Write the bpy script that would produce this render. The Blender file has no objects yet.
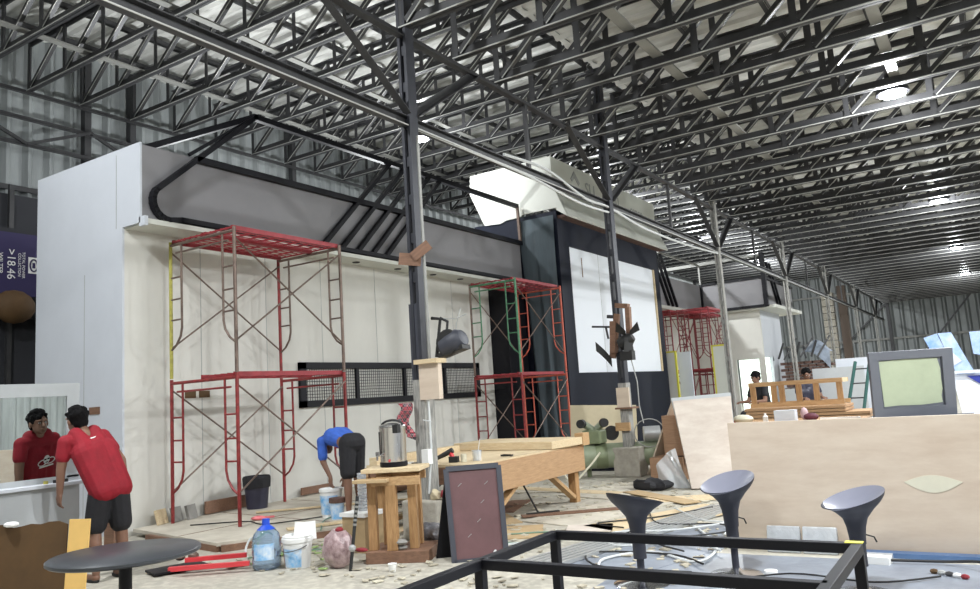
import bpy, math, random
from mathutils import Vector, Matrix, Euler
random.seed(7)
C = bpy.context.scene.collection
PI = math.pi
V = Vector

# ------------------------------------------------------------------ mesh builder
class MB:
    def __init__(s): s.v = []; s.f = []
    def add(s, vs, fs):
        n = len(s.v); s.v += [tuple(v) for v in vs]; s.f += [tuple(i + n for i in f) for f in fs]; return s
    def box(s, x0, x1, y0, y1, z0, z1, m=None):
        vs = [V((x, y, z)) for x in (x0, x1) for y in (y0, y1) for z in (z0, z1)]
        if m is not None: vs = [m @ v for v in vs]
        return s.add(vs, [(0,1,3,2),(4,6,7,5),(0,4,5,1),(2,3,7,6),(0,2,6,4),(1,5,7,3)])
    def bar(s, p, q, w, h, up=(0,0,1), n=1):
        p, q = V(p), V(q); d = (q-p).normalized(); up = V(up)
        if abs(d.dot(up)) > .98: up = V((0,1,0)) if abs(d.y) < .9 else V((1,0,0))
        a = d.cross(up).normalized(); b = a.cross(d).normalized()
        vs = [c + a*i*w/2 + b*j*h/2 for c in (p, q) for i in (-1,1) for j in (-1,1)]
        return s.add(vs, [(0,1,3,2),(4,6,7,5),(0,4,5,1),(2,3,7,6),(0,2,6,4),(1,5,7,3)])
    def angle(s, p, q, w, h, side=(0,1,0), t=.012, up=(0,0,1)):
        """steel angle: a standing leaf h high and a flange w wide at its foot, pointing along side"""
        p, q = V(p), V(q); d = (q-p).normalized(); u = V(up); sd = V(side)
        u = (u - d*d.dot(u)).normalized(); sd = (sd - d*d.dot(sd)); sd = (sd - u*u.dot(sd)).normalized()
        s.bar(p + u*h/2, q + u*h/2, t, h, u)
        s.bar(p + sd*w/2, q + sd*w/2, w, t, u)
        return s
    def tube(s, pts, r, n=8, closed=False, cap=True):
        pts = [V(p) for p in pts]; N = len(pts)
        rr = r if isinstance(r, (list, tuple)) else [r]*N
        t0 = (pts[1]-pts[0]).normalized(); a = t0.orthogonal().normalized(); rings = []
        for i in range(N):
            if closed: t = (pts[(i+1) % N]-pts[i-1]).normalized()
            elif i == 0: t = t0
            elif i == N-1: t = (pts[-1]-pts[-2]).normalized()
            else: t = ((pts[i+1]-pts[i]).normalized()+(pts[i]-pts[i-1]).normalized()).normalized()
            a = (a - t*a.dot(t)).normalized(); b = t.cross(a)
            rings.append([pts[i] + (a*math.cos(2*PI*k/n)+b*math.sin(2*PI*k/n))*rr[i] for k in range(n)])
        vs = [v for g in rings for v in g]; fs = []
        for i in range(N if closed else N-1):
            j = (i+1) % N
            fs += [(i*n+k, i*n+(k+1) % n, j*n+(k+1) % n, j*n+k) for k in range(n)]
        if cap and not closed: fs += [tuple(range(n))[::-1], tuple((N-1)*n+k for k in range(n))]
        return s.add(vs, fs)
    def lathe(s, prof, n=24, c=(0,0,0), m=None):
        vs = []; fs = []; c = V(c)
        for r, z in prof:
            for k in range(n):
                v = V((r*math.cos(2*PI*k/n), r*math.sin(2*PI*k/n), z))
                vs.append((m @ v if m is not None else v) + c)
        for i in range(len(prof)-1):
            fs += [(i*n+k, i*n+(k+1) % n, (i+1)*n+(k+1) % n, (i+1)*n+k) for k in range(n)]
        fs += [tuple(range(n))[::-1], tuple((len(prof)-1)*n+k for k in range(n))]
        return s.add(vs, fs)
    def prism(s, poly, a, b, ax='y'):
        def P(u, w, t): return {'y': (u, t, w), 'x': (t, u, w), 'z': (u, w, t)}[ax]
        n = len(poly); vs = [P(u, w, a) for u, w in poly] + [P(u, w, b) for u, w in poly]
        return s.add(vs, [tuple(range(n)), tuple(range(n, 2*n))[::-1]] + [(i, (i+1) % n, n+(i+1) % n, n+i) for i in range(n)])
    def grid(s, fn, nu, nv):
        vs = [fn(i/nu, j/nv) for i in range(nu+1) for j in range(nv+1)]
        return s.add(vs, [(i*(nv+1)+j, (i+1)*(nv+1)+j, (i+1)*(nv+1)+j+1, i*(nv+1)+j+1) for i in range(nu) for j in range(nv)])
    def ball(s, c, r, n=12, m=None):
        r = V(r) if not isinstance(r, (int, float)) else V((r, r, r)); c = V(c); k = n//2; vs = []
        for i in range(k+1):
            for j in range(n):
                a = PI*i/k; b = 2*PI*j/n
                v = V((r.x*math.sin(a)*math.cos(b), r.y*math.sin(a)*math.sin(b), r.z*math.cos(a)))
                vs.append((m @ v if m is not None else v) + c)
        return s.add(vs, [(i*n+j, (i+1)*n+j, (i+1)*n+(j+1) % n, i*n+(j+1) % n) for i in range(k) for j in range(n)])
    def xf(s, m): s.v = [tuple(m @ V(v)) for v in s.v]; return s

def origin(o):
    p = V((0,0,0))
    while o is not None: p += o.location; o = o.parent
    return p

def obj(name, mb, mat, parent=None, smooth=False, bevel=0, local=False, solid=0):
    off = V((0,0,0))
    if parent is not None and not local: off = origin(parent)
    me = bpy.data.meshes.new(name)
    if parent is None and not local and mb.v:      # put the origin at the mesh's foot
        xs = [v[0] for v in mb.v]; ys = [v[1] for v in mb.v]; zs = [v[2] for v in mb.v]
        off = V(((min(xs)+max(xs))/2, (min(ys)+max(ys))/2, min(zs)))
    me.from_pydata([V(v)-off for v in mb.v], [], mb.f); me.update()
    import bmesh
    b = bmesh.new(); b.from_mesh(me); bmesh.ops.recalc_face_normals(b, faces=b.faces); b.to_mesh(me); b.free()
    if smooth:
        me.polygons.foreach_set('use_smooth', [True]*len(me.polygons))
        try: me.set_sharp_from_angle(angle=math.radians(40))
        except Exception: pass
    o = bpy.data.objects.new(name, me); C.objects.link(o)
    if mat: me.materials.append(mat)
    if parent is not None: o.parent = parent
    elif not local: o.location = off
    if bevel:
        md = o.modifiers.new('bevel', 'BEVEL'); md.width = bevel; md.segments = 2; md.limit_method = 'ANGLE'
    return o

def obj2(name, a, ma, b, mb_, parent, local=True):
    n = len(a.f); a.add(b.v, b.f); o = obj(name, a, ma, parent, local=local); o.data.materials.append(mb_)
    for i, p in enumerate(o.data.polygons):
        if i >= n: p.material_index = 1
    return o
def tag(o, label, cat, group=None, kind=None):
    o['label'] = label; o['category'] = cat
    if group: o['group'] = group
    if kind: o['kind'] = kind
    return o
def thing(name, label, cat, loc=(0,0,0), rz=0, group=None, rot=None):
    o = bpy.data.objects.new(name, None); C.objects.link(o); o.location = loc
    o.rotation_euler = rot if rot else (0, 0, rz)
    o.empty_display_size = .1
    return tag(o, label, cat, group)
def struct(name, mb, mat, **k):
    o = obj(name, mb, mat, **k); o['kind'] = 'structure'; return o
def kids(o): return [c for c in o.children]
def dup(o, parent=None):
    c = o.copy(); C.objects.link(c)
    if parent is not None: c.parent = parent
    for ch in kids(o): dup(ch, c)
    return c
def textmesh(body, size, depth=.004, align='CENTER', spacing=1):
    cu = bpy.data.curves.new('txt', 'FONT'); cu.body = body; cu.size = size; cu.extrude = depth
    cu.align_x = align; cu.align_y = 'CENTER'; cu.space_character = spacing; cu.resolution_u = 3
    o = bpy.data.objects.new('txt', cu); C.objects.link(o)
    dg = bpy.context.evaluated_depsgraph_get(); dg.update()
    me = bpy.data.meshes.new_from_object(o.evaluated_get(dg))
    mb = MB(); mb.v = [tuple(v.co) for v in me.vertices]; mb.f = [tuple(p.vertices) for p in me.polygons]
    bpy.data.objects.remove(o); return mb

# ------------------------------------------------------------------ materials
def mat(name, col, rough=.6, metal=0, noise=0, nscale=5, col2=None, bump=0, bscale=30, stretch=None, spec=.5, trans=0, alpha=1, emit=None, es=0, coat=0):
    m = bpy.data.materials.new(name); m.use_nodes = True; nt = m.node_tree; b = nt.nodes['Principled BSDF']
    b.inputs['Base Color'].default_value = (*col, 1); b.inputs['Roughness'].default_value = rough
    b.inputs['Metallic'].default_value = metal; b.inputs['Specular IOR Level'].default_value = spec
    if trans: b.inputs['Transmission Weight'].default_value = trans
    if alpha < 1: b.inputs['Alpha'].default_value = alpha
    if coat: b.inputs['Coat Weight'].default_value = coat
    if emit: b.inputs['Emission Color'].default_value = (*emit, 1); b.inputs['Emission Strength'].default_value = es
    tc = nt.nodes.new('ShaderNodeTexCoord'); mp = nt.nodes.new('ShaderNodeMapping')
    nt.links.new(tc.outputs['Object'], mp.inputs['Vector'])
    if stretch: mp.inputs['Scale'].default_value = stretch
    if noise or col2:
        c2 = col2 or tuple(max(0, c*(1-noise)) for c in col)
        n = nt.nodes.new('ShaderNodeTexNoise'); n.inputs['Scale'].default_value = nscale; n.inputs['Detail'].default_value = 6
        n.inputs['Roughness'].default_value = .65
        r = nt.nodes.new('ShaderNodeValToRGB'); r.color_ramp.elements[0].position = .32; r.color_ramp.elements[1].position = .68
        r.color_ramp.elements[0].color = (*c2, 1); r.color_ramp.elements[1].color = (*col, 1)
        nt.links.new(mp.outputs['Vector'], n.inputs['Vector']); nt.links.new(n.outputs['Fac'], r.inputs['Fac'])
        nt.links.new(r.outputs['Color'], b.inputs['Base Color'])
    if bump:
        n2 = nt.nodes.new('ShaderNodeTexNoise'); n2.inputs['Scale'].default_value = bscale; n2.inputs['Detail'].default_value = 4
        bp = nt.nodes.new('ShaderNodeBump'); bp.inputs['Strength'].default_value = bump; bp.inputs['Distance'].default_value = .02
        nt.links.new(mp.outputs['Vector'], n2.inputs['Vector']); nt.links.new(n2.outputs['Fac'], bp.inputs['Height'])
        nt.links.new(bp.outputs['Normal'], b.inputs['Normal'])
    return m
def wood(name, c1, c2, scale=6, stretch=(1,8,8), rough=.65, bump=.15):
    m = mat(name, c1, rough, col2=c2, nscale=scale, stretch=stretch, bump=bump, bscale=14); return m
M = {}
M['steel'] = mat('steel_grey_paint', (.064,.064,.067), .45, .3, noise=.3, nscale=4)
M['steel_light'] = mat('steel_light_strip', (.30,.30,.28), .5, .2, noise=.2, nscale=3)
M['lit_edge'] = mat('painted_lit_edge', (.50,.50,.47), .45, .3, noise=.2, nscale=3)  # pale colour painting the light caught by the steel's lower edges
M['post'] = mat('post_paint', (.045,.047,.058), .5, .3, noise=.3, nscale=6)
M['post_worn'] = mat('post_worn', (.42,.41,.37), .7, 0, col2=(.16,.16,.16), nscale=9, stretch=(6,6,.7))
M['roof'] = mat('roof_sheet', (.74,.74,.70), .5, .1, noise=.3, nscale=1.3, stretch=(1,3,1))
M['wallsheet'] = mat('wall_sheet', (.36,.385,.385), .5, .1, noise=.35, nscale=1.2, stretch=(3,3,.4))
M['white'] = mat('white_board', (.60,.63,.68), .55, noise=.05, nscale=2)
M['cream'] = mat('cream_board', (.66,.65,.60), .6, noise=.09, nscale=1.6, stretch=(1,1,.5))
M['fascia'] = mat('grey_fascia', (.24,.235,.245), .5, noise=.08, nscale=1.2)
M['black'] = mat('black_paint', (.006,.006,.009), .5, spec=.25)
M['blackm'] = mat('black_matte', (.018,.019,.024), .8)
M['navy'] = mat('navy_paint', (.007,.010,.022), .55, noise=.2, nscale=3, spec=.25)
M['teal'] = mat('slate_fabric', (.075,.10,.115), .75, noise=.25, nscale=2, bump=.2, bscale=3, stretch=(3,3,.4))
M['screen'] = mat('white_screen', (.84,.88,.94), .45)
M['header'] = mat('header_white', (.66,.67,.61), .55, noise=.04, nscale=1.5)
M['letter'] = mat('grey_letters', (.36,.37,.36), .6)
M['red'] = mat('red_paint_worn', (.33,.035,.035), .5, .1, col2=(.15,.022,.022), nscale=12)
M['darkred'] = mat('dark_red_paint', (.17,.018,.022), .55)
M['redbright'] = mat('red_deck', (.36,.035,.045), .5, .1, noise=.3, nscale=8)
M['orange_red'] = mat('coral_paint', (.62,.13,.08), .5, noise=.3, nscale=9)
M['yellow'] = mat('yellow_paint', (.50,.46,.10), .5, noise=.4, nscale=14)
M['green_tube'] = mat('green_paint', (.10,.30,.16), .5, noise=.4, nscale=12)
M['blue_tube'] = mat('blue_paint', (.05,.10,.40), .5, noise=.3)
M['brass'] = mat('bare_tube', (.22,.16,.13), .45, .5, noise=.4, nscale=10)
M['pine'] = wood('pine', (.52,.34,.17), (.36,.21,.095))
M['pinez'] = wood('pine_upright', (.47,.28,.125), (.30,.16,.065), stretch=(8,8,1))
M['pinelight'] = wood('pine_light', (.70,.58,.38), (.56,.42,.25))
M['piney'] = wood('pine_long', (.46,.29,.155), (.34,.20,.10), stretch=(8,1,8))
M['ply'] = wood('plywood', (.66,.56,.45), (.56,.45,.35), scale=2, stretch=(1,1,4), bump=.03)
M['plygrey'] = wood('plywood_pale', (.66,.60,.53), (.52,.44,.38), scale=2.2, stretch=(1,1,3), bump=.03)
M['plypale'] = mat('plywood_floor', (.62,.58,.49), .7, col2=(.44,.40,.33), nscale=2.4, bump=.05)
M['brownwood'] = wood('brown_wood', (.24,.13,.08), (.15,.08,.05))
M['card'] = mat('cardboard', (.50,.36,.20), .8, noise=.2, nscale=4)
M['cardpale'] = mat('cardboard_pale', (.58,.50,.34), .8, noise=.15, nscale=3)
M['cardbrown'] = mat('cardboard_brown', (.10,.052,.016), .75, noise=.3, nscale=3)
M['cardyellow'] = mat('cardboard_yellow', (.78,.50,.16), .7, noise=.1)
M['concrete'] = mat('concrete', (.44,.41,.35), .85, noise=.3, nscale=8, bump=.3, bscale=25)
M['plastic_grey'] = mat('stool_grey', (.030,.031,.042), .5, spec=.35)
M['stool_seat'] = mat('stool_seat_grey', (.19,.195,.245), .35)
M['chrome'] = mat('chrome', (.75,.76,.80), .15, 1)
M['inox'] = mat('stainless', (.62,.61,.60), .25, 1, noise=.1, nscale=3, stretch=(1,1,.1))
M['skin'] = mat('skin', (.22,.115,.075), .55, noise=.08, nscale=9)
M['hair'] = mat('hair', (.005,.0045,.005), .8, spec=.15, bump=.8, bscale=60)
M['redshirt'] = mat('red_shirt', (.29,.006,.018), .8, noise=.25, nscale=7, bump=.6, bscale=9)
M['blueshirt'] = mat('blue_shirt', (.05,.15,.62), .8, noise=.35, nscale=9, bump=.6, bscale=9)
M['blackcloth'] = mat('black_cloth', (.014,.014,.017), .85, bump=.5, bscale=10)
M['brownboard'] = mat('brown_chalkboard', (.135,.065,.068), .55, noise=.25, nscale=5)
M['slate'] = mat('slate_frame', (.045,.048,.062), .5)
M['slateframe'] = mat('grey_frame', (.13,.14,.17), .5, noise=.06)
M['film'] = mat('pale_green_film', (.44,.50,.36), .55, noise=.12, nscale=3, bump=.5, bscale=4)
M['mirror'] = mat('mirror', (.62,.65,.64), .0, 1)
M['greyboard'] = mat('pale_grey_board', (.44,.46,.47), .6, noise=.08)
M['darktop'] = mat('dark_tabletop', (.045,.05,.058), .35, noise=.2, nscale=3)
M['water'] = mat('blue_water_bottle', (.50,.68,.92), .06, trans=.85, spec=.6)
M['cap_blue'] = mat('blue_cap', (.02,.08,.55), .35)
M['paper'] = mat('paper', (.82,.82,.80), .7)
M['labelblue'] = mat('label_blue', (.12,.42,.78), .5, col2=(.75,.80,.85), nscale=9)
M['maroondark'] = mat('maroon_dark', (.10,.02,.035), .7)
M['palepink'] = mat('pale_pink', (.55,.38,.40), .6)
M['maroon'] = mat('maroon', (.25,.02,.03), .5)
M['plasticwhite'] = mat('white_plastic', (.80,.81,.80), .4)
M['plasticclear'] = mat('clear_plastic', (.80,.84,.88), .25, trans=.5, bump=.7, bscale=12)
M['bin'] = mat('dark_bin', (.03,.03,.055), .45, noise=.3)
M['rubber'] = mat('rubber', (.015,.015,.015), .6)
M['cable'] = mat('pale_cable', (.60,.62,.62), .5)
M['cableg'] = mat('green_cable', (.14,.24,.17), .5)
M['alu'] = mat('aluminium', (.52,.53,.53), .4, .5, noise=.2)
M['comp'] = mat('compressor_green', (.33,.38,.26), .45, noise=.2)
M['compd'] = mat('compressor_olive', (.22,.26,.15), .45, noise=.2)
M['stone'] = mat('stone', (.30,.29,.27), .8, noise=.3)
M['blueprof'] = mat('blue_profile', (.10,.19,.38), .45, noise=.15)
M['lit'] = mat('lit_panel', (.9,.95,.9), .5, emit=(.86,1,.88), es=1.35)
M['lampglass'] = mat('lamp_glass', (1,1,1), .5, emit=(.93,.97,1), es=30)
M['lamphouse'] = mat('lamp_housing', (.03,.03,.035), .4, .5)
M['brick'] = mat('brick_red', (.15,.085,.07), .85, noise=.4, nscale=10)
M['stackbrown'] = mat('stacked_boards', (.42,.25,.15), .75, noise=.35, nscale=4, stretch=(1,1,30))
M['stackdark'] = mat('dark_timber', (.10,.075,.06), .8)
M['plaid'] = None
M['darkgreen'] = mat('dark_green_paint', (.03,.10,.09), .5)
M['tarp'] = mat('blue_tarp', (.36,.42,.52), .6, noise=.3, bump=.8, bscale=6)
M['purple'] = mat('purple_banner', (.022,.015,.075), .6)
M['signblue'] = mat('sign_blue', (.20,.42,.95), .4, col2=(.75,.85,1), nscale=2.5)
M['signwhite'] = mat('sign_white', (.80,.84,.92), .4)
M['signnavy'] = mat('sign_navy', (.03,.05,.35), .4)
M['scrap'] = mat('scrap_chips', (.60,.56,.44), .8, col2=(.30,.26,.20), nscale=4)
M['yellowtape'] = mat('yellow_tape', (.62,.58,.06), .6)
M['greenleaf'] = mat('green_scrap', (.30,.42,.16), .7)
M['redplastic'] = mat('red_plastic', (.62,.05,.06), .4)
M['pinkplastic'] = mat('pink_plastic', (.75,.18,.20), .4)
M['putty'] = mat('white_putty', (.70,.67,.53), .7, noise=.1, nscale=4)

# floor: worn concrete, paler where dust lies
def floor_mat():
    m = mat('floor_concrete', (.47,.44,.37), .75, col2=(.33,.31,.265), nscale=.8, bump=.12, bscale=10)
    nt = m.node_tree; b = nt.nodes['Principled BSDF']
    tc = nt.nodes.new('ShaderNodeTexCoord'); n = nt.nodes.new('ShaderNodeTexNoise'); n.inputs['Scale'].default_value = 12
    n.inputs['Detail'].default_value = 8
    r = nt.nodes.new('ShaderNodeValToRGB'); r.color_ramp.elements[0].position = .45; r.color_ramp.elements[1].position = .62
    r.color_ramp.elements[0].color = (0,0,0,1); r.color_ramp.elements[1].color = (1,1,1,1)
    mx = nt.nodes.new('ShaderNodeMix'); mx.data_type = 'RGBA'; mx.inputs[7].default_value = (.50,.475,.40,1)
    old = b.inputs['Base Color'].links[0].from_socket
    nt.links.new(tc.outputs['Object'], n.inputs['Vector']); nt.links.new(n.outputs['Fac'], r.inputs['Fac'])
    nt.links.new(r.outputs['Color'], mx.inputs[0]); nt.links.new(old, mx.inputs[6]); nt.links.new(mx.outputs[2], b.inputs['Base Color'])
    return m
M['floor'] = floor_mat()
def plaid_mat():
    m = mat('red_plaid', (.5,.02,.03), .8); nt = m.node_tree; b = nt.nodes['Principled BSDF']
    tc = nt.nodes.new('ShaderNodeTexCoord'); ck = nt.nodes.new('ShaderNodeTexChecker'); ck.inputs['Scale'].default_value = 24
    ck.inputs[1].default_value = (.55,.03,.06,1); ck.inputs[2].default_value = (.02,.02,.03,1)
    ck2 = nt.nodes.new('ShaderNodeTexChecker'); ck2.inputs['Scale'].default_value = 53
    ck2.inputs[1].default_value = (.75,.6,.6,1); ck2.inputs[2].default_value = (.03,.01,.02,1)
    mx = nt.nodes.new('ShaderNodeMix'); mx.data_type = 'RGBA'; mx.inputs[0].default_value = .35
    for c in (ck, ck2): nt.links.new(tc.outputs['Object'], c.inputs['Vector'])
    nt.links.new(ck.outputs[0], mx.inputs[6]); nt.links.new(ck2.outputs[0], mx.inputs[7]); nt.links.new(mx.outputs[2], b.inputs['Base Color'])
    return m
M['plaid'] = plaid_mat()

# ------------------------------------------------------------------ the hall
XG = -5.45            # the line of posts between the two bays
XL, XR, YB = -15.85, 9.5, 58.0
b = MB().box(XL, XR, -9, YB, -.12, 0)
struct('floor', b, M['floor'], local=True)

def corrugated(p0, du, length, dv, height, nrm, pitch, depth, thick=.0):
    """trapezoid sheet: profile runs along du, ribs run along dv, relief along nrm"""
    p0, du, dv, nrm = V(p0), V(du), V(dv), V(nrm); prof = []
    n = int(length/pitch)
    for i in range(n+1):
        for f, d in ((0,0),(.18,1),(.32,1),(.5,0)):
            prof.append(((i+f)*pitch, d*depth))
    m = MB(); vs = []; fs = []
    for a, d in prof:
        for h in (0, height): vs.append(p0 + du*min(a, length) + dv*h + nrm*d)
    for k in range(len(prof)-1): fs.append((2*k, 2*k+2, 2*k+3, 2*k+1))
    m.add(vs, fs); return m
struct('wall_left', corrugated((XL,-9,0), (0,1,0), YB+9, (0,0,1), 9.6, (1,0,0), .42, .10), M['wallsheet'], local=True)
struct('wall_back', corrugated((XL,YB,0), (1,0,0), XR-XL, (0,0,1), 9.6, (0,-1,0), .62, .18), M['wallsheet'], local=True)
struct('wall_right', corrugated((XR,-9,0), (0,1,0), YB+9, (0,0,1), 7.5, (-1,0,0), .42, .07), M['wallsheet'], local=True)
struct('ceiling_right_bay', corrugated((XG,-9,7.42), (0,1,0), YB+9, (1,0,0), XR-XG, (0,0,-1), .36, .05), M['roof'], local=True)
struct('ceiling_left_bay', corrugated((XL,-9,9.5), (0,1,0), YB+9, (1,0,0), XG-XL+.1, (0,0,-1), .36, .05), M['roof'], local=True)
struct('wall_clerestory', corrugated((XG+.12,-9,7.4), (0,1,0), YB+9, (0,0,1), 2.1, (-1,0,0), .42, .03), M['wallsheet'], local=True)

# ---- trusses
PAN = 1.29
ORD = ['nearest','second','third','fourth','fifth','sixth','seventh','eighth','ninth','tenth','eleventh','twelfth','thirteenth','fourteenth','fifteenth','sixteenth','seventeenth','eighteenth','nineteenth','twentieth','21st','22nd','23rd','24th','25th','26th','27th','28th','29th','30th','31st','32nd','33rd','34th','35th','36th','37th','38th','39th','40th','41st','42nd','43rd','44th','45th','46th','47th','48th','49th','50th','51st','52nd']
def truss_proto(x0, n, z, h, label, group, lite=False):
    t = thing('roof_truss', label, 'truss', (x0, 0, z), group=group)
    L = n*PAN
    bc = MB().angle((-.02,.008,0), (L,.008,0), .05, .13, (0,1,0)).angle((-.02,-.008,0), (L,-.008,0), .045, .13, (0,-1,0))
    obj2('bottom_chord', bc, M['steel'], MB().box(-.02,L,-.060,-.052,-.010,.006), M['lit_edge'], t)  # thin pale bar paints the lit lower edge of the chord
    tc = MB().angle((-.02,.006,h), (L,.006,h), .08, -.08, (0,1,0)).angle((-.02,-.006,h), (L,-.006,h), .08, -.08, (0,-1,0))
    obj('top_chord', tc, M['steel'], t, local=True)
    if lite:
        w = MB()
        for i in range(n+1):
            w.bar((i*PAN,0,.02), (i*PAN,0,h-.02), .09, .06)
            if i < n: w.bar((i*PAN+.1,0,.04), ((i+1)*PAN-.05,0,h-.04), .07, .06)
        obj('web', w, M['steel'], t, local=True)
    else:
        vm = dm = None
        for i in range(n+1):
            if vm is None:
                vm = obj('web_vertical', MB().angle((0,-.03,.01), (0,-.03,h-.01), .07, .09, (0,1,0), .01, (1,0,0)), M['steel'], t, local=True)
                vm.location = (0,0,0); o = vm
            else: o = vm.copy(); C.objects.link(o)
            o.location = (i*PAN-.03, 0, 0)
            if i < n:
                if dm is None:
                    dm = obj2('web_diagonal', MB().angle((.1,-.035,.04), (PAN-.03,-.035,h-.06), .07, .075, (0,1,0), .01), M['steel'], MB().bar((.1,-.043,.036), (PAN-.03,-.043,h-.064), .008, .016), M['lit_edge'], t); o = dm
                else: o = dm.copy(); C.objects.link(o)
                o.location = (i*PAN, 0, 0)
    return t
YR = [7.05,8.18,9.22,10.25,11.28,12.4,13.5,14.68]
while YR[-1] < 56.5: YR.append(YR[-1]+1.09)
YR = [4.8, 5.95] + YR
protoR = truss_proto(XG, 9, 5.98, 1.13, 'x', 'lattice trusses of the right roof bay')
liteR = truss_proto(XG, 9, 5.98, 1.13, 'x', 'lattice trusses of the right roof bay', True)
def lay(proto, lite, ys, side, ndet):
    used = {id(proto): False, id(lite): False}
    for i, y in enumerate(ys):
        p = proto if i < ndet else lite
        if used[id(p)]: o = dup(p)
        else: o = p; used[id(p)] = True
        o.location.y = y
        if i < 34: o['label'] = 'steel lattice truss across the %s roof bay, %s in its row counted from the camera' % (side, ORD[i])
        else: o['label'] = 'dark lattice truss near the far end of the %s roof bay' % side
lay(protoR, liteR, YR, 'right', 16)
YL = [5.16*1.5-1.12, 7.73, 8.80, 9.97, 11.05, 12.22, 13.38, 14.5]
while YL[-1] < 56.5: YL.append(YL[-1]+1.11)
protoL = truss_proto(-15.45, 7, 8.17, 1.0, 'x', 'lattice trusses of the left roof bay')
liteL = truss_proto(-15.45, 7, 8.17, 1.0, 'x', 'lattice trusses of the left roof bay', True)
lay(protoL, liteL, YL, 'left', 16)

# ---- purlins and bracing strips running the length of the hall
def purlin(x, z, name, label, m, w=.07, h=.09, y0=-8, cat='purlin', group=None, kind2=False):
    b = MB()
    b.bar((x-.03,y0,z), (x-.03,YB-.2,z), .012, h).bar((x+.0,y0,z-h/2), (x+.0,YB-.2,z-h/2), w, .012).bar((x+.05,y0,z), (x+.05,YB-.2,z), .012, h)
    tag(obj(name, b, m), label, cat, group)
for i in range(9):
    x = XG + .62 + i*PAN
    purlin(x, 7.27, 'roof_purlin', 'steel roof purlin above the right bay trusses, %s from the post line' % (ORD[i] if i else 'first'), M['steel'], group='purlins over the right bay')
for i in range(8):
    x = -15.1 + i*PAN
    purlin(x, 9.33, 'roof_purlin', 'steel roof purlin above the left bay trusses, %s from the left wall' % (ORD[i] if i else 'first'), M['steel'], group='purlins over the left bay')
for i, (x, z, lb) in enumerate(((-3.4,6.115,'pale steel bracing strip under the right roof, nearer the post line'),(-.70,6.115,'pale steel bracing strip under the right roof, passing above the round lamps'),
        (-10.75,8.31,'pale steel bracing strip under the left roof, nearer the posts'),(-13.35,8.31,'pale steel bracing strip under the left roof, nearer the left wall'))):
    tag(obj('bracing_strip', MB().box(x-.075, x+.075, -8, YB-.2, z, z+.03), M['steel_light']), lb, 'bracing', 'bracing strips below the roofs')

# ---- posts and the long girder they carry
YP = [7.09, 12.84, 19.53, 27.28, 35.2, 43.5, 51.5]
PL = ['near steel post with a cardboard scrap and a plaid cloth tied to it', 'steel post in front of the white screen, set in a concrete block',
      'steel post beside the red scaffolds, third from the camera', 'steel post behind the slatted timber rack, fourth from the camera', 'steel post near the far brick pile, fifth from the camera',
      'steel post far down the hall, sixth from the camera', 'farthest steel post at the end of the hall']
FT = [(-5.3,7.02),(-4.98,11.46)]
for i, y in enumerate(YP):
    p = thing('steel_post', PL[i], 'post', (XG, y, 0), group='row of posts between the bays')
    zt = 8.9
    def leg(dx): return MB().bar((XG+dx,y,1.5 if i < 2 else .02), (XG+dx,y,zt), .045, .15, (0,1,0))
    zb = .42 if i == 0 else (.5 if i == 1 else .02)
    for dx in (-.045, .045):
        bx = MB().bar((XG+dx,y,zb), (XG+dx,y,zt), .04, .16, (0,1,0))
        obj('channel', bx, M['post'] if i < 2 else M['post_worn'], p)
    if i >= 2: pass
    w = MB()
    for k in range(18): w.box(XG-.025, XG+.025, y-.06, y+.06, zb+.15+k*.46, zb+.27+k*.46)
    obj('batten_plates', w, M['steel_light'] if i > 1 else M['post'], p)['kind'] = 'stuff'
    if i < 2:
        s = MB().bar((XG+.0,y-.0,zb), (XG-.0,y,1.75 if i == 0 else 1.6), .15, .19, (0,1,0))
        obj('worn_sleeve', s, M['post_worn'], p)['label'] = 'paint-worn lower length of the post'
        obj('footing', MB().box(XG-.24, XG+.24, y-.2, y+.2, 0, .43 if i == 0 else .5), M['concrete'], p, bevel=.02)['label'] = 'grey concrete footing'
    else:
        obj('base_plate', MB().box(XG-.16, XG+.16, y-.16, y+.16, 0, .02), M['steel'], p)
g = thing('lattice_girder', 'long steel lattice girder carried by the row of posts', 'girder', (XG, 0, 4.8))
b = MB()
for zc in (4.80,): 
    b.bar((XG-.03,-8,zc), (XG-.03,56.5,zc), .012, .12).bar((XG,-8,zc-.06), (XG,56.5,zc-.06), .08, .012).bar((XG,-8,zc+.06), (XG,56.5,zc+.06), .08, .012)
o = obj2('bottom_chord', b, M['steel'], MB().bar((XG+.045,-8,zc-.058), (XG+.045,56.5,zc-.058), .01, .014), M['lit_edge'], g, local=False)  # pale bar stands in for light along the chord's lower flange
b = MB(); zc = 5.92
b.bar((XG-.04,-8,zc), (XG-.04,56.5,zc), .012, .11).bar((XG,-8,zc-.055), (XG,56.5,zc-.055), .1, .012)
obj('top_chord', b, M['steel'], g)
prev = -1.0
for y in YP:
    m_ = (prev+y)/2
    for yy in (prev, m_, y):
        pass
    if y > 8: obj('web_vertical', MB().bar((XG,m_,4.87), (XG,m_,5.87), .05, .07, (0,1,0)), M['steel'], g)
    obj('web_diagonal', MB().angle((XG,y-.08,4.88), (XG,y-1.6,5.9), .10, .10, (1,0,0)), M['steel'], g)
    obj('web_diagonal', MB().angle((XG,y+.08,4.88), (XG,y+1.55,5.88), .10, .10, (1,0,0)), M['steel'], g)
    prev = y
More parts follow.
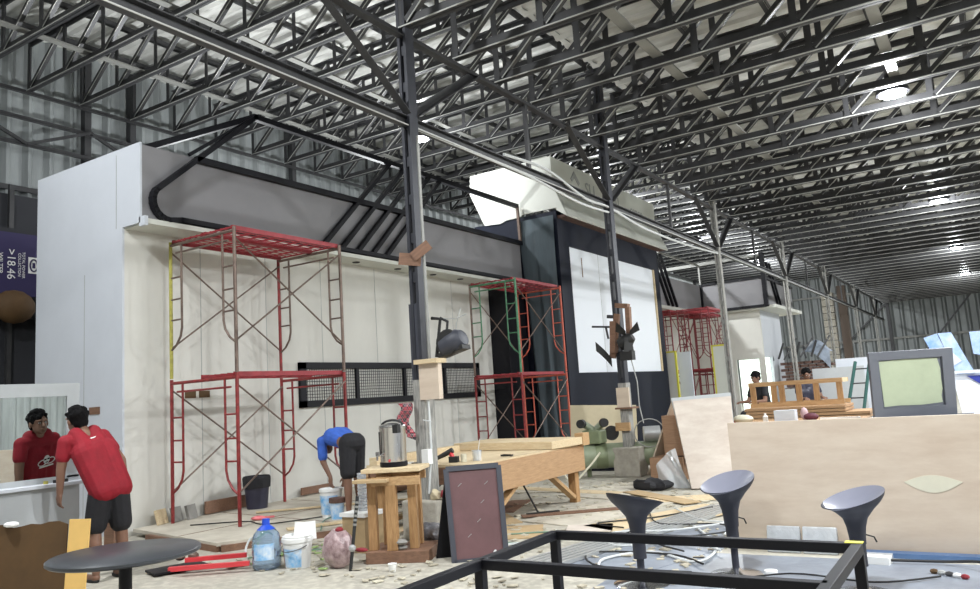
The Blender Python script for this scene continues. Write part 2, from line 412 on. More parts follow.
# girder along the left wall
g = thing('lattice_girder', 'steel lattice girder along the corrugated left wall', 'girder', (-15.5, 0, 7.1))
for z in (8.10, 7.55, 7.02):
    obj('rail', MB().angle((-15.5,-8,z), (-15.5,57,z), .07, .09, (1,0,0)), M['steel'], g)
y = 2.5
k = 0
while y < 56:
    obj('web_diagonal', MB().bar((-15.47,y,7.06), (-15.47,y+1.3,7.62), .06, .06), M['steel'], g)
    obj('web_diagonal', MB().bar((-15.47,y+1.3,7.62), (-15.47,y+2.6,7.06), .06, .06), M['steel'], g)
    y += 2.6; k += 1
for i, y in enumerate((3.3, 9.0, 10.05, 14.9, 20.4, 26, 32, 38, 44, 50)):
    tag(obj('wall_post', MB().box(-15.72,-15.56,y-.07,y+.07,0,9.3), M['steel']), 'steel post against the corrugated left wall, %s from the camera' % ORD[i], 'post', 'posts along the left wall')
# wall rails across the left wall
for z, lb in ((6.2,'upper'),(4.6,'middle'),(3.0,'lower')):
    tag(obj('wall_rail', MB().box(-15.77,-15.70,-8,57.5,z-.05,z+.05), M['steel']), '%s horizontal steel rail fixed across the left wall' % lb, 'rail', 'rails of the left wall')
# back wall bracing
for z, lb in ((3.65,'lower'),(6.9,'upper')):
    tag(obj('wall_rail', MB().box(XL+.2,XR-.2,57.72,57.82,z-.07,z+.07), M['steel_light']), '%s horizontal steel rail across the far back wall' % lb, 'rail', 'rails of the back wall')
for a, q, lb in (((-11,57.7,.8),(-4.5,57.7,6.8),'rising left to right on the back wall behind the post row'),((-5,57.7,.8),(.2,57.7,6.9),'rising left to right towards the middle of the back wall'),((.2,57.7,6.9),(6,57.7,.8),'falling rightwards at the right of the back wall')):
    tag(obj('wall_brace', MB().bar(a, q, .1, .1), M['steel']), 'diagonal steel brace ' + lb, 'brace', 'diagonal braces of the back wall')
for x, lb in ((-5.3,'at the corner where the right bay meets it'),(.2,'at the middle of its right part')):
    tag(obj('wall_post', MB().box(x-.1,x+.1,57.6,57.8,0,7.3), M['steel']), 'steel post against the back wall ' + lb, 'post', 'posts of the back wall')
# right wall bracing (seen in the mirror)
for i, y in enumerate((-4, 1, 6, 11, 16, 21, 26, 32, 38, 44, 50)):
    tag(obj('wall_post', MB().box(9.2,9.35,y-.08,y+.08,0,7.2), M['steel']), 'steel post against the right wall, %s from behind the camera' % ORD[i], 'post', 'posts along the right wall')
    tag(obj('wall_brace', MB().bar((9.17,y+.1,3.2), (9.17,y+4.7,5.9), .08, .08), M['steel_light']), 'pale diagonal brace on the right wall, %s from behind the camera' % ORD[i], 'brace', 'diagonal braces of the right wall')

# ------------------------------------------------------------------ lamps
def lamp(x, y, z, label, on=True, power=900, up=.7, first=[None]):
    if first[0] is None:
        t = thing('high_bay_lamp', label, 'lamp', (x, y, z), group='round high bay lamps')
        obj('housing', MB().lathe([(.06,.34),(.09,.30),(.09,.16),(.23,.08),(.25,.0),(.245,-.03),(.235,-.03)], 28), M['lamphouse'], t, local=True, smooth=True)
        obj('lens', MB().lathe([(.18,-.03),(.20,-.05),(.17,-.065),(.1,-.075)], 28), M['lampglass'], t, local=True, smooth=True)
        obj('hook', MB().tube([(0,0,.33),(0,0,.62)], .01, 6), M['steel'], t, local=True)
        first[0] = t
    else:
        t = dup(first[0]); t.location = (x, y, z); t['label'] = label
    for c in kids(t):
        if c.type == 'LIGHT': bpy.data.objects.remove(c)
    for kind, pw, dz in (('AREA', power, -.12), ('POINT', power*up, -.26)):
        ld = bpy.data.lights.new('lamp_light', kind); ld.energy = pw; ld.color = (.95,.98,1.0)
        if kind == 'AREA': ld.shape = 'DISK'; ld.size = .42
        else: ld.shadow_soft_size = .12
        lo = bpy.data.objects.new('lamp_light', ld); C.objects.link(lo); lo.location = (0, 0, dz); lo.parent = t
    return t
PW = 330
lamp(-.78, 13.85, 5.98, 'round white high bay lamp, largest and nearest of those glowing under the right roof', power=PW, up=.8)
lamp(-.62, 23.9, 5.98, 'round white high bay lamp, second of the row under the right roof', power=PW, up=.8)
lamp(-.55, 34.0, 5.98, 'round white high bay lamp cut by the right edge, third under the right roof', power=PW, up=.8)
lamp(-.5, 44.0, 5.98, 'farthest round high bay lamp under the right roof', power=PW, up=.8)
lamp(-.9, 3.8, 5.98, 'round high bay lamp over the camera position', power=PW*.95, up=.7)
lamp(-.9, -5, 5.98, 'round high bay lamp behind the camera position', power=PW*.7, up=.8)
lamp(-11.1, 14.85, 7.95, 'round high bay lamp glowing above the first booth behind the near post', power=PW*.3, up=1.6)
lamp(-10.55, 34.6, 7.98, 'round white high bay lamp shining beside the white header box', power=PW, up=2.5)
lamp(-10.6, 24.7, 7.98, 'round high bay lamp behind the white header box', power=PW, up=2.5)
lamp(-10.5, 45, 7.98, 'farthest round high bay lamp under the left roof', power=PW, up=2.5)
lamp(-7.6, 1.2, 7.9, 'round high bay lamp at the near end of the left roof, lighting the booth end', power=PW*1.35, up=.5)
lamp(-10.9, 4.9, 7.9, 'round high bay lamp just in front of the booth end wall', power=PW*.15, up=.5)
lamp(5, 8, 5.98, 'added unseen round lamp at the right side, above the aisle', power=PW*2.6, up=.8)  # added out of view, boosted to brighten the cream wall and screen
lamp(5, 22, 5.98, 'added unseen round lamp at the right side, farther down the aisle', power=PW*2.6, up=.8)  # second unseen lamp added for the same brightening
for i, (x, y) in enumerate(((-11.3,9.2),(-11.3,13.2))):  # invented fill lights, hidden behind the fascia, to brighten the left ceiling
    t = thing('added_fill_light', 'added unseen fill light on the booth roof, brightening the left ceiling, %s from the camera' % ORD[i], 'lamp', (x, y, 4.4), group='added fill lights on the booth roof')
    obj('housing', MB().box(-.2,.2,-.15,.15,0,.10), M['lamphouse'], t, local=True, bevel=.01); obj('lens', MB().box(-.17,.17,-.12,.12,.10,.11), M['lampglass'], t, local=True)
    obj('stand', MB().box(-.03,.03,-.2,.2,-.2,0).box(-.3,.3,-.03,.03,-.2,-.17), M['steel'], t, local=True)
    ld = bpy.data.lights.new('added_fill', 'AREA'); ld.shape = 'RECTANGLE'; ld.size = .34; ld.size_y = .24; ld.energy = 200; ld.color = (.95,.98,1)
    lo = bpy.data.objects.new('added_fill', ld); C.objects.link(lo); lo.location = (0,0,.14); lo.rotation_euler = (PI,0,0); lo.parent = t
# ------------------------------------------------------------------ first booth (long grey and cream one)
XF, XW, YS = -9.375, -9.78, 6.15
bt = thing('exhibition_booth', 'long cream booth wall with grey fascia and a white end wall', 'booth', (XW, 11, 0))
side = MB().prism([(-12.0,0),(-9.40-.38,0),(-9.78,4.14),(-9.375,4.14),(-9.375,5.27),(-12.0,5.27)], YS, YS+.03)
obj('end_wall', side, M['white'], bt)
obj('lip', MB().box(-9.40,-9.27,YS-.0,YS+.05,4.09,4.22), M['white'], bt)
sm = MB()
sm.box(-9.93,-9.918,YS-.003,YS,4.14,5.2).box(-10.7,-10.69,YS-.003,YS,0,3.6)
obj('panel_seam', sm, M['letter'], bt)
fw = MB().box(XW-.08,XW,YS+.03,15.42,0.0,4.12)
obj('front_wall', fw, M['cream'], bt)
for k, y in enumerate((7.4,8.65,9.9,11.35,12.6,13.9)):
    obj('panel_seam', MB().box(XW,XW+.003,y-.006,y+.006,.12,4.1), M['letter'], bt)
obj('soffit', MB().box(-9.86,-9.28,YS+.03,16.35,4.12,4.19), M['header'], bt)
obj('roof_deck', MB().box(-12.0,-9.87,YS+.09,15.4,4.12,4.20), M['cream'], bt)
fs = obj('fascia', MB().box(XF-.08,XF,YS+.03,16.38,4.20,5.24), M['fascia'], bt)
obj('inner_return', MB().box(-9.9,XF-.09,16.30,16.38,4.2,5.2), M['fascia'], bt)
for y in (10.6,11.8,12.95,13.95):
    obj('downlight_hole', MB().lathe([(.06,4.105),(.075,4.117),(.05,4.118)],16,(-9.55,y,0)), M['black'], bt)
# black trim tube of the fascia and the open arch above
XT = -9.315
tr = thing('tube_frame', 'black square-tube arch and slanted bars on the grey fascia', 'frame', (XT, 11, 4.3))
def P3(y, z): return V((XT, y, z))
arc = [P3(16.3,4.25), P3(6.75,4.25)]
for k in range(0, 9):
    a = -PI/2 - k/8*(PI*.70); arc.append(P3(6.55+.25*math.cos(a), 4.47+.25*math.sin(a)+.0))
arc.append(P3(8.12,6.15))
w = MB()
for i in range(len(arc)-1): w.bar(arc[i], arc[i+1]+(arc[i+1]-arc[i]).normalized()*.02, .07, .09, (1,0,0))
obj('lower_loop', w, M['black'], tr)
obj('fascia_cap', MB().bar(P3(7.0,5.2), P3(16.35,5.2), .09, .09), M['black'], tr)
obj('arch_top', MB().bar(P3(8.06,6.14), P3(16.28,6.12), .09, .09), M['black'], tr)
obj('arch_end', MB().bar(P3(16.28,6.12), P3(16.32,5.2), .06, .06), M['brass'], tr)['label'] = 'bare steel upright closing the arch'
obj('back_strut', MB().bar((-10.15,6.35,5.3), P3(8.1,6.14), .09, .09), M['black'], tr)
obj('back_strut', MB().bar((XT-.02,6.9,5.25), P3(8.1,6.14), .05, .05), M['black'], tr)
for k, yb in enumerate((9.55,10.0,10.42,10.82,11.2)):
    obj('slanted_bar', MB().bar(P3(yb,4.28), P3(yb+1.86,6.12), .07, .08, (1,0,0)), M['black'], tr)
# grid window
gw = thing('grid_window', 'long black-framed wire grid panel set in the cream wall', 'panel', (XW, 12, 1.5))
y0, y1, z0, z1 = 9.3, 14.75, 1.53, 2.29
f = MB(); 
f.box(XW,XW+.06,y0,y1,z0,z0+.11).box(XW,XW+.06,y0,y1,z1-.11,z1).box(XW,XW+.06,y0,y0+.14,z0,z1).box(XW,XW+.06,y1-.12,y1,z0,z1)
obj('frame', f, M['black'], gw)
for y in (10.72,12.1,13.45): obj('mullion', MB().box(XW,XW+.05,y-.035,y+.035,z0,z1), M['black'], gw)
mm = MB(); n = 92
for i in range(n): 
    y = y0+.14+(y1-y0-.26)*i/n; mm.box(XW+.012,XW+.018,y-.004,y+.004,z0+.1,z1-.1)
for i in range(11):
    z = z0+.11+(z1-z0-.22)*i/10; mm.box(XW+.012,XW+.018,y0,y1,z-.004,z+.004)
obj('wire_mesh', mm, M['blackm'], gw)
for (y, z, lb) in ((7.44,1.82,'right'),(7.2,1.82,'left')):
    tag(obj('socket_cutout', MB().box(XW,XW+.012,y-.09,y+.09,z-.05,z+.05), M['cardbrown']), 'small brown socket cut-out in the cream wall, %s one of the pair' % lb, 'socket')
tag(obj('socket_cutout', MB().box(-10.55,-10.30,YS-.012,YS,1.62,1.72), M['brownwood']), 'brown cut-out in the white booth end wall above the man', 'socket')

# ------------------------------------------------------------------ tower with the white screen
XTW, YT0, YT1 = -8.33, 16.42, 23.1
tw = thing('display_tower', 'tall navy tower with a big white screen and white header box', 'booth', (XTW, 19.7, 0))
obj('side_wall', MB().box(-10.7,XTW,YT0,YT0+.1,0,5.85), M['navy'], tw)
f = MB(); sy0, sy1, sz0, sz1 = 16.98, 22.75, 1.95, 5.05
f.box(XTW-.2,XTW,YT0+.1,sy0,0,5.9).box(XTW-.2,XTW,sy1,YT1,0,5.9).box(XTW-.2,XTW,sy0,sy1,0,sz0).box(XTW-.2,XTW,sy0,sy1,sz1,5.9)
obj('front_frame', f, M['navy'], tw)
sc = obj('screen', MB().box(XTW-.1,XTW-.04,sy0,sy1,sz0,sz1), M['screen'], tw)
sc['label'] = 'large blank white screen board'
obj('edge_strip', MB().box(XTW-.04,XTW-.005,sy1-.10,sy1,sz0,sz1), M['pinelight'], sc)
obj('seam', MB().box(XTW-.04,XTW-.037,18.7,18.715,sz0,sz1), M['letter'], sc)
obj('seam', MB().box(XTW-.04,XTW-.035,17.68,17.72,4.35,4.85), M['brownwood'], sc)
obj('back_wall', MB().box(-10.7,-10.6,YT0+.1,YT1,0,5.8), M['navy'], tw)
hd = MB().prism([(-10.72,7.2),(-8.36,7.22),(-8.36,6.5),(-8.02,5.66),(-8.30,5.86),(-8.30,5.92),(-9.2,5.92),(-9.4,5.86),(-9.7,5.86),(-9.9,5.80),(-10.37,5.83),(-10.76,6.72)], YT0-.03, YT0+.02)
h1 = obj('header_side', hd, M['header'], tw)
h2 = obj('header_front', MB().prism([(-8.36,7.22),(-8.36,6.5),(-8.02,5.70),(-8.06,5.68),(-8.42,6.5),(-8.42,7.22)], YT0+.02, 23.3), M['header'], tw)
obj('header_top', MB().box(-10.72,-8.42,YT0+.02,23.3,7.16,7.2), M['header'], tw)
obj('header_end', MB().box(-10.72,-8.40,23.22,23.28,5.9,7.16), M['header'], tw)
obj('timber_edge', MB().box(-8.34,-8.10,YT0+.05,23.2,5.68,5.74), M['brick'], tw)
# lettering, faint grey on the sloping header front
def on_header(mb, y, z):
    m = Matrix(((0,0,1,-8.352),(1,0,0,y),(0,1,0,z),(0,0,0,1))); return mb.xf(m)
lt = on_header(textmesh('SU', .52, .004), 18.55, 6.74); obj('lettering', lt, M['letter'], h2)
lt = on_header(textmesh('Al', .5, .004), 20.25, 6.72); obj('lettering', lt, M['letter'], h2)
lt = on_header(textmesh('cence', .42, .004), 21.75, 6.70); obj('lettering', lt, M['letter'], h2)
dm = MB()
for s in (0, 1):
    p = [(0,.36),(.30,.10),(.22,.02),(0,.20),(-.14,.06),(-.22,.12)]
    p = [(-a, -c) for a, c in p] if s else p
    dm.prism([(18.0+a-17.98+17.62, 6.74+c) for a, c in p], -8.358, -8.345, 'x')
obj('emblem', dm, M['letter'], h2)
# cloth hung down the tower side
cl = MB().grid(lambda u, v: V((-9.35+1.0*u+.18*(1-v)*(1-u)+.05*math.sin(u*14+v*4), YT0-.06-.10*(1-v)*abs(math.sin(u*9)), .3+5.45*v)), 24, 30)
tag(obj('hanging_cloth', cl, M['teal'], smooth=True), 'slate grey cloth hanging down the side of the navy tower', 'cloth')
tag(obj('recess_panel', MB().box(-9.9,-9.32,15.45,16.3,0,4.1), M['black']), 'black recess panel between the cream wall and the navy tower', 'panel')

# ------------------------------------------------------------------ far booth
fb = thing('exhibition_booth', 'far booth with grey fascia, black corner bars and glowing doorways', 'booth', (-7.5, 31, 0))
obj('fascia', MB().box(-9.12,-6.72,29.8,29.9,4.25,5.25), M['fascia'], fb)
obj('fascia', MB().box(-6.82,-6.72,29.9,34.5,4.25,5.25), M['fascia'], fb)
obj('fascia', MB().box(-9.22,-9.12,24.0,29.9,4.25,5.25), M['fascia'], fb)
obj('soffit', MB().box(-9.22,-6.4,29.85,34.6,4.12,4.24), M['header'], fb)
obj('soffit', MB().box(-9.9,-9.12,24.0,29.9,4.12,4.24), M['header'], fb)
t = MB().bar((-9.1,29.77,4.22), (-6.7,29.77,4.22), .08, .1).bar((-6.7,29.77,4.2), (-6.7,29.77,6.2), .16, .16).bar((-9.1,29.77,4.2), (-9.1,29.77,5.3), .1, .1)
t.bar((-6.68,29.8,5.25), (-6.68,34.5,5.25), .08, .08).bar((-6.68,29.8,4.22), (-6.68,34.5,4.22), .08, .08).bar((-9.1,29.77,5.27), (-6.7,29.77,5.3), .06, .08)
obj('black_trim', t, M['black'], fb)
t = MB().bar((-9.1,25.3,6.05), (-9.1,29.77,6.05), .06, .06).bar((-9.1,29.77,5.25), (-9.1,29.77,6.05), .06, .06).bar((-9.1,29.77,6.05), (-6.7,29.77,6.15), .06, .06).bar((-11.5,29.4,6.0),(-6.8,29.9,6.15),.05,.12)
obj('pale_tube', t, M['steel_light'], fb)
for k in range(3): obj('slanted_bar', MB().bar((-9.07,24.6+k*.42,6.0), (-9.07,25.9+k*.42,4.25), .06, .09, (1,0,0)), M['black'], fb)
for k in range(2): obj('slanted_bar', MB().bar((-6.68,30.3+k*.45,5.9), (-6.68,31.6+k*.5,4.3), .06, .09, (1,0,0)), M['black'], fb)
obj('front_wall', MB().box(-9.9,-7.1,30.2,30.3,2.3,4.12), M['cream'], fb)
obj('front_wall', MB().box(-9.9,-8.15,30.2,30.3,0,2.3), M['cream'], fb)
obj('front_wall', MB().box(-7.3,-7.1,30.2,30.3,0,2.3), M['cream'], fb)
obj('side_wall', MB().box(-7.2,-7.1,30.3,33.5,2.35,4.12), M['white'], fb)
obj('side_wall', MB().box(-7.2,-7.1,31.5,33.5,0,2.35), M['white'], fb)
obj('left_wall', MB().box(-9.9,-9.8,23.6,30.2,0,4.12), M['cream'], fb)
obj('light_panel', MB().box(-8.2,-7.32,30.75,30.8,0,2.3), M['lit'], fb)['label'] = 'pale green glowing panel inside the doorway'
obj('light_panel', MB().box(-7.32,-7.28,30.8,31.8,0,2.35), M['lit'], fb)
# yellow edged door panels leaning near it
def ypanel(x, y, z0, z1, w, label, m):
    t = thing('door_panel', label, 'panel', (x, y, 0), group='yellow-edged panels by the far scaffolds')
    obj('board', MB().box(x-w/2, x+w/2, y, y+.06, z0, z1), m, t)
    e = MB()
    for (a, b_, c, d) in ((x-w/2-.03,x-w/2+.02,z0,z1),(x+w/2-.02,x+w/2+.03,z0,z1),(x-w/2,x+w/2,z1-.05,z1),(x-w/2,x+w/2,z0+.0,z0+.05),(x-w/2,x+w/2,z0+.9,z0+.96)):
        e.box(a, b_, y-.01, y+.07, c, d)
    obj('edge_tape', e, M['yellowtape'], t)
    obj('handle_slot', MB().box(x-w*.3, x+w*.3, y-.02, y, z0+.62, z0+.84), M['cardbrown'], t)
ypanel(-8.28, 23.25, 0, 2.55, .34, 'pale door panel with yellow edges, left one against the navy tower', M['cream'])
ypanel(-7.0, 24.1, 0, 2.66, .40, 'pale door panel with yellow edges beside the third steel post', M['header'])
tag(obj('white_board', MB().box(-8.08,-7.68,23.4,23.46,0,2.5), M['white']), 'tall plain white board between the two yellow-edged panels', 'board')

# ------------------------------------------------------------------ scaffolds
def curve_leg(x0, y0, z0, x1, top, m=5):
    pass
def end_frame(name, parent, x0, x1, y, z, m, m2=None, H=1.92):
    """walk-through style end frame standing in a plane of constant y"""
    fr = obj(name, MB().tube([(x0,y,z),(x0,y,z+H)], .024, 8), m2 or m, parent, smooth=True)
    obj('post', MB().tube([(x1,y,z),(x1,y,z+H)], .024, 8), m, fr, smooth=True)
    obj('top_bar', MB().tube([(x0,y,z+H-.05),(x1,y,z+H-.05)], .022, 8).tube([(x0+.12,y,z+H-.17),(x1-.12,y,z+H-.17)], .014, 6), m, fr, smooth=True)
    for s, xa in ((1, x0), (-1, x1)):
        L = MB(); xi = xa + s*.24
        L.tube([(xi,y,z+H-.05),(xi,y,z+H*.36),(xi-s*.03,y,z+H*.30),(xi-s*.12,y,z+H*.24),(xa,y,z+H*.20)], .016, 6)
        for q in (.42,.57,.73): L.tube([(xa,y,z+H*q),(xi,y,z+H*q)], .013, 6)
        obj('ladder_leg', L, m, fr, smooth=True)
    return fr
def scaffold(label, x0, x1, y0, y1, z, mats, decks, levels=2, H=1.92, group='red tube scaffold towers'):
    t = thing('scaffold_tower', label, 'scaffold', ((x0+x1)/2, (y0+y1)/2, z), group=group)
    for l in range(levels):
        zz = z + l*(H+.015)
        for j, y in enumerate((y0, y1)):
            a, b_ = mats[l][j]
            end_frame('end_frame', t, x0, x1, y, zz, M[a], M[b_], H)
        for x in (x0, x1):
            obj('cross_brace', MB().tube([(x+.02,y0,zz+H*.22),(x+.02,y1,zz+H*.93)], .012, 6).tube([(x-.01,y0,zz+H*.93),(x-.01,y1,zz+H*.22)], .012, 6), M['brass'] if x == x0 and mats[0][0][0] != 'darkred' else (M['brass'] if mats[0][0][0] != 'darkred' else M['darkred']), t, smooth=True)
    for (l, xa, xb) in decks:
        zz = z + l*(H+.015) - .02
        d = MB(); 
        d.bar((xa,y0,zz), (xa,y1,zz), .04, .06).bar((xb,y0,zz), (xb,y1,zz), .04, .06)
        n = 9
        for i in range(n+1): 
            yy = y0+(y1-y0)*i/n; d.bar((xa,yy,zz), (xb,yy,zz), .02, .02)
        for i in range(1, 5):
            xx = xa+(xb-xa)*i/5; d.bar((xx,y0,zz+.015), (xx,y1,zz+.015), .02, .012)
        obj('deck', d, M['redbright'], t)
    return t
scaffold('tall red scaffold tower in front of the cream wall, left of the near post', -9.5, -8.15, 6.7, 8.68, .1,
         [[('red','red'),('red','red')], [('brass','yellow'),('brass','red')]], [(2,-9.45,-8.8),(2,-8.75,-8.2),(1,-8.85,-8.2)])
scaffold('two-level red and green scaffold tower beside the navy tower', -9.15, -8.02, 13.7, 15.7, .0,
         [[('red','red'),('orange_red','orange_red')], [('green_tube','brass'),('orange_red','orange_red')]], [(2,-9.1,-8.1),(1,-9.1,-8.1)], H=1.95)
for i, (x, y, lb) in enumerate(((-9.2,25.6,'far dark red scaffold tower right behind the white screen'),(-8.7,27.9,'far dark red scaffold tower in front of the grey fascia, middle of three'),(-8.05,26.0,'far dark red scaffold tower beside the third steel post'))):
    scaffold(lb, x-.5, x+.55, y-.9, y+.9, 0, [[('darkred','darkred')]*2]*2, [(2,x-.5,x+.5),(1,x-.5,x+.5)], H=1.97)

# ------------------------------------------------------------------ platform the first scaffold stands on
pf = thing('timber_platform', 'low plywood platform under the first scaffold', 'platform', (-8.2, 8.5, 0))
obj('deck', MB().prism([(-9.7,6.25),(-7.45,5.80),(-6.75,6.95),(-6.7,8.6),(-6.9,11.6),(-9.7,11.6)], .06, .1, 'z'), M['plypale'], pf)
obj('edge_beam', MB().bar((-9.2,6.12,.035), (-7.45,5.82,.035), .05, .07).bar((-7.40,5.82,.035), (-6.72,7.0,.035), .05, .07), M['brownwood'], pf)
obj('edge_beam', MB().bar((-6.7,7.0,.035), (-6.85,11.6,.035), .05, .07), M['pine'], pf)
se = MB()
for a, b_ in (((-9.6,7.6),(-6.8,7.2)),((-9.6,8.9),(-6.8,8.5)),((-8.4,6.0),(-8.2,11.5)),((-9.6,10.3),(-6.9,10.0))):
    se.bar((*a,.101), (*b_,.101), .012, .004)
obj('joint', se, M['brownwood'], pf)
def plank(p, q, w, h, label, m='pine', name='plank', cat='plank', group=None):
    return tag(obj(name, MB().bar(p, q, w, h), M[m], bevel=.003), label, cat, group)
plank((-7.2,6.6,.12), (-6.0,8.6,.12), .12, .025, 'pale timber strip lying on the platform beside the paint bucket', 'pinelight')
plank((-8.9,7.6,.12), (-7.2,9.2,.12), .08, .02, 'thin timber strip lying on the platform under the scaffold', 'pinelight')
plank((-9.68,7.35,.2), (-9.68,8.3,.2), .03, .18, 'short brown board leaning at the foot of the cream wall', 'brownwood', 'board', 'board')
plank((-9.68,9.2,.18), (-9.68,9.9,.18), .03, .12, 'small brown board at the wall foot behind the scaffold', 'brownwood', 'board', 'board')
plank((-6.6,8.2,.13), (-5.95,8.05,.13), .1, .03, 'short offcut on the floor in front of the bending man', 'pinelight')
for i, (x, y, m_, lb) in enumerate(((-9.6,6.62,'pinelight','pale timber sample'),(-9.58,6.84,'stone','grey stone tile sample'),(-9.56,7.06,'stone','darker grey tile sample'))):
    o = obj('tile_sample', MB().box(-.02,.02,-.1,.1,0,.2), M[m_] if i else M['pinelight'], local=True); o.location = (x, y, .1); o.rotation_euler = (0, .25*-1, .35)
    tag(o, '%s leaning on the cream wall beside the scaffold leg' % lb, 'tile', 'samples leaning at the wall foot')
bn = thing('waste_bin', 'dark blue plastic bin standing against the cream wall', 'bin', (-9.4, 8.05, .1))
obj('body', MB().lathe([(.15,0),(.19,.42),(.2,.42),(.2,.45),(.18,.45),(.14,.02)],24), M['bin'], bn, local=True, smooth=True)
obj('liner', MB().lathe([(.195,.30),(.205,.44),(.19,.47),(.185,.32)],24), M['blackcloth'], bn, local=True)
o = obj('plastic_scoop', MB().ball((0,0,.03),(.1,.05,.03),12).tube([(.08,0,.03),(.2,.03,.03)],.015,6), M['pinkplastic'], local=True, smooth=True); o.location = (-8.33,7.15,.1); o.rotation_euler = (0,0,.7)
tag(o, 'pink plastic scoop lying on the platform near the scaffold leg', 'scoop')

# ------------------------------------------------------------------ people
def capsule(mb, p, q, r1, r2, n=12):
    p, q = V(p), V(q); d = q-p; L = max(d.length, 1e-4); t = d/L; a = t.orthogonal().normalized(); b_ = t.cross(a); rings = []
    K = 4
    for i in range(K+1): an = PI/2*(1-i/K); rings.append((p - t*r1*math.sin(an), max(r1*math.cos(an), 1e-4)))
    for i in range(K+1): an = PI/2*i/K; rings.append((q + t*r2*math.sin(an), max(r2*math.cos(an), 1e-4)))
    vs = [c + (a*math.cos(2*PI*k/n)+b_*math.sin(2*PI*k/n))*r for c, r in rings for k in range(n)]
    N = len(rings); fs = [(i*n+k, i*n+(k+1) % n, (i+1)*n+(k+1) % n, (i+1)*n+k) for i in range(N-1) for k in range(n)]
    fs += [tuple(range(n))[::-1], tuple((N-1)*n+k for k in range(n))]
    mb.add(vs, fs)
def fused(name, mb, m, parent, vox=.009, it=4):
    """fuse overlapping shapes into one continuous skin"""
    o = obj(name, mb, m, parent)
    r = o.modifiers.new('r', 'REMESH'); r.mode = 'VOXEL'; r.voxel_size = vox; r.use_smooth_shade = True
    s = o.modifiers.new('s', 'SMOOTH'); s.iterations = it; s.factor = .5
    dg = bpy.context.evaluated_depsgraph_get(); dg.update()
    me = bpy.data.meshes.new_from_object(o.evaluated_get(dg)); o.modifiers.clear(); o.data = me
    if not me.materials: me.materials.append(m)
    me.polygons.foreach_set('use_smooth', [True]*len(me.polygons))
    return o
def hand(mb, wrist, d, palmn, side, curl=.5):
    """palm, four fingers and a thumb; d points along the hand, palmn out of the palm"""
    w, d, pn = V(wrist), V(d).normalized(), V(palmn); pn = (pn-d*pn.dot(d)).normalized(); s = d.cross(pn)*side
    capsule(mb, w, w+d*.05+s*.012, .026, .026); capsule(mb, w+s*.018+d*.02, w+d*.085+s*.026, .02, .014)
    capsule(mb, w-s*.018+d*.02, w+d*.08-s*.026, .02, .014); capsule(mb, w+d*.03, w+d*.09, .024, .016)
    for k, (off, ln) in enumerate(((.030,.066),(.011,.078),(-.010,.072),(-.029,.056))):
        p0 = w+d*.085+s*off; 
        p1 = p0+(d*math.cos(curl*.5)+pn*math.sin(curl*.5))*ln*.5+s*off*.4
        p2 = p1+(d*math.cos(curl*1.6)+pn*math.sin(curl*1.6))*ln*.5
        capsule(mb, p0-d*.02, p1, .0095, .0088, 8); capsule(mb, p1, p2, .0088, .0075, 8)
    t0 = w+d*.02+s*.028; t1 = t0+(d*.7+s*.65+pn*.3).normalized()*.04; t2 = t1+(d*.9+s*.15+pn*.4).normalized()*.032
    capsule(mb, t0, t1, .013, .011, 8); capsule(mb, t1, t2, .011, .009, 8)
def head(mb, hb, c, f, up, k=1.0, skinp=None):
    """c: centre of the head, f: where it faces"""
    c, f, up = V(c), V(f).normalized(), V(up); up = (up-f*up.dot(f)).normalized(); s = f.cross(up)
    m = Matrix((s, f, up)).transposed()
    def L(x, y, z): return c + m @ V((x*k, y*k, z*k))
    mb.ball(L(0,-.012,.025), (.074*k,.092*k,.092*k), 16, m)
    mb.ball(L(0,.022,-.035), (.058*k,.066*k,.075*k), 14, m)
    mb.ball(L(0,.05,-.085), (.028*k,.028*k,.024*k), 10, m)
    capsule(mb, L(0,.083,.015), L(0,.105,-.022), .009*k, .014*k, 8)
    capsule(mb, L(-.016,.088,-.053), L(.016,.088,-.053), .009*k, .009*k, 8)
    capsule(mb, L(-.045,.076,.030), L(-.015,.086,.030), .010*k, .010*k, 8); capsule(mb, L(.045,.076,.030), L(.015,.086,.030), .010*k, .010*k, 8)
    for e in (-1, 1): mb.ball(L(e*.078,-.008,-.005), (.012*k,.022*k,.034*k), 8, m)
    # hair cap: crown, back and a short fringe
    hb.ball(L(0,-.028,.040), (.088*k,.100*k,.094*k), 16, m)
    hb.ball(L(0,-.062,-.010), (.074*k,.056*k,.074*k), 12, m)
    rs = random.Random(3)
    for q in range(60):
        a = rs.uniform(0, 2*PI); e = rs.uniform(.15, 1.5); rr = .088
        hb.ball(L(rr*math.cos(a)*math.cos(e), -.022+rr*1.12*math.sin(a)*math.cos(e), .040+.098*math.sin(e)*.95), (.020*k,.022*k,.020*k), 6, m)
    return L, m
def eyes(parent, L, m, k):
    for e in (-1, 1):
        w = MB(); w.ball(L(e*.028,.079,.008), (.012*k,.007*k,.007*k), 10, m)
        ey = obj('eye', w, M['plasticwhite'], parent, smooth=True)
        w = MB(); w.ball(L(e*.028,.0845,.008), (.0055*k,.004*k,.006*k), 8, m); obj('iris', w, M['hair'], ey, smooth=True)

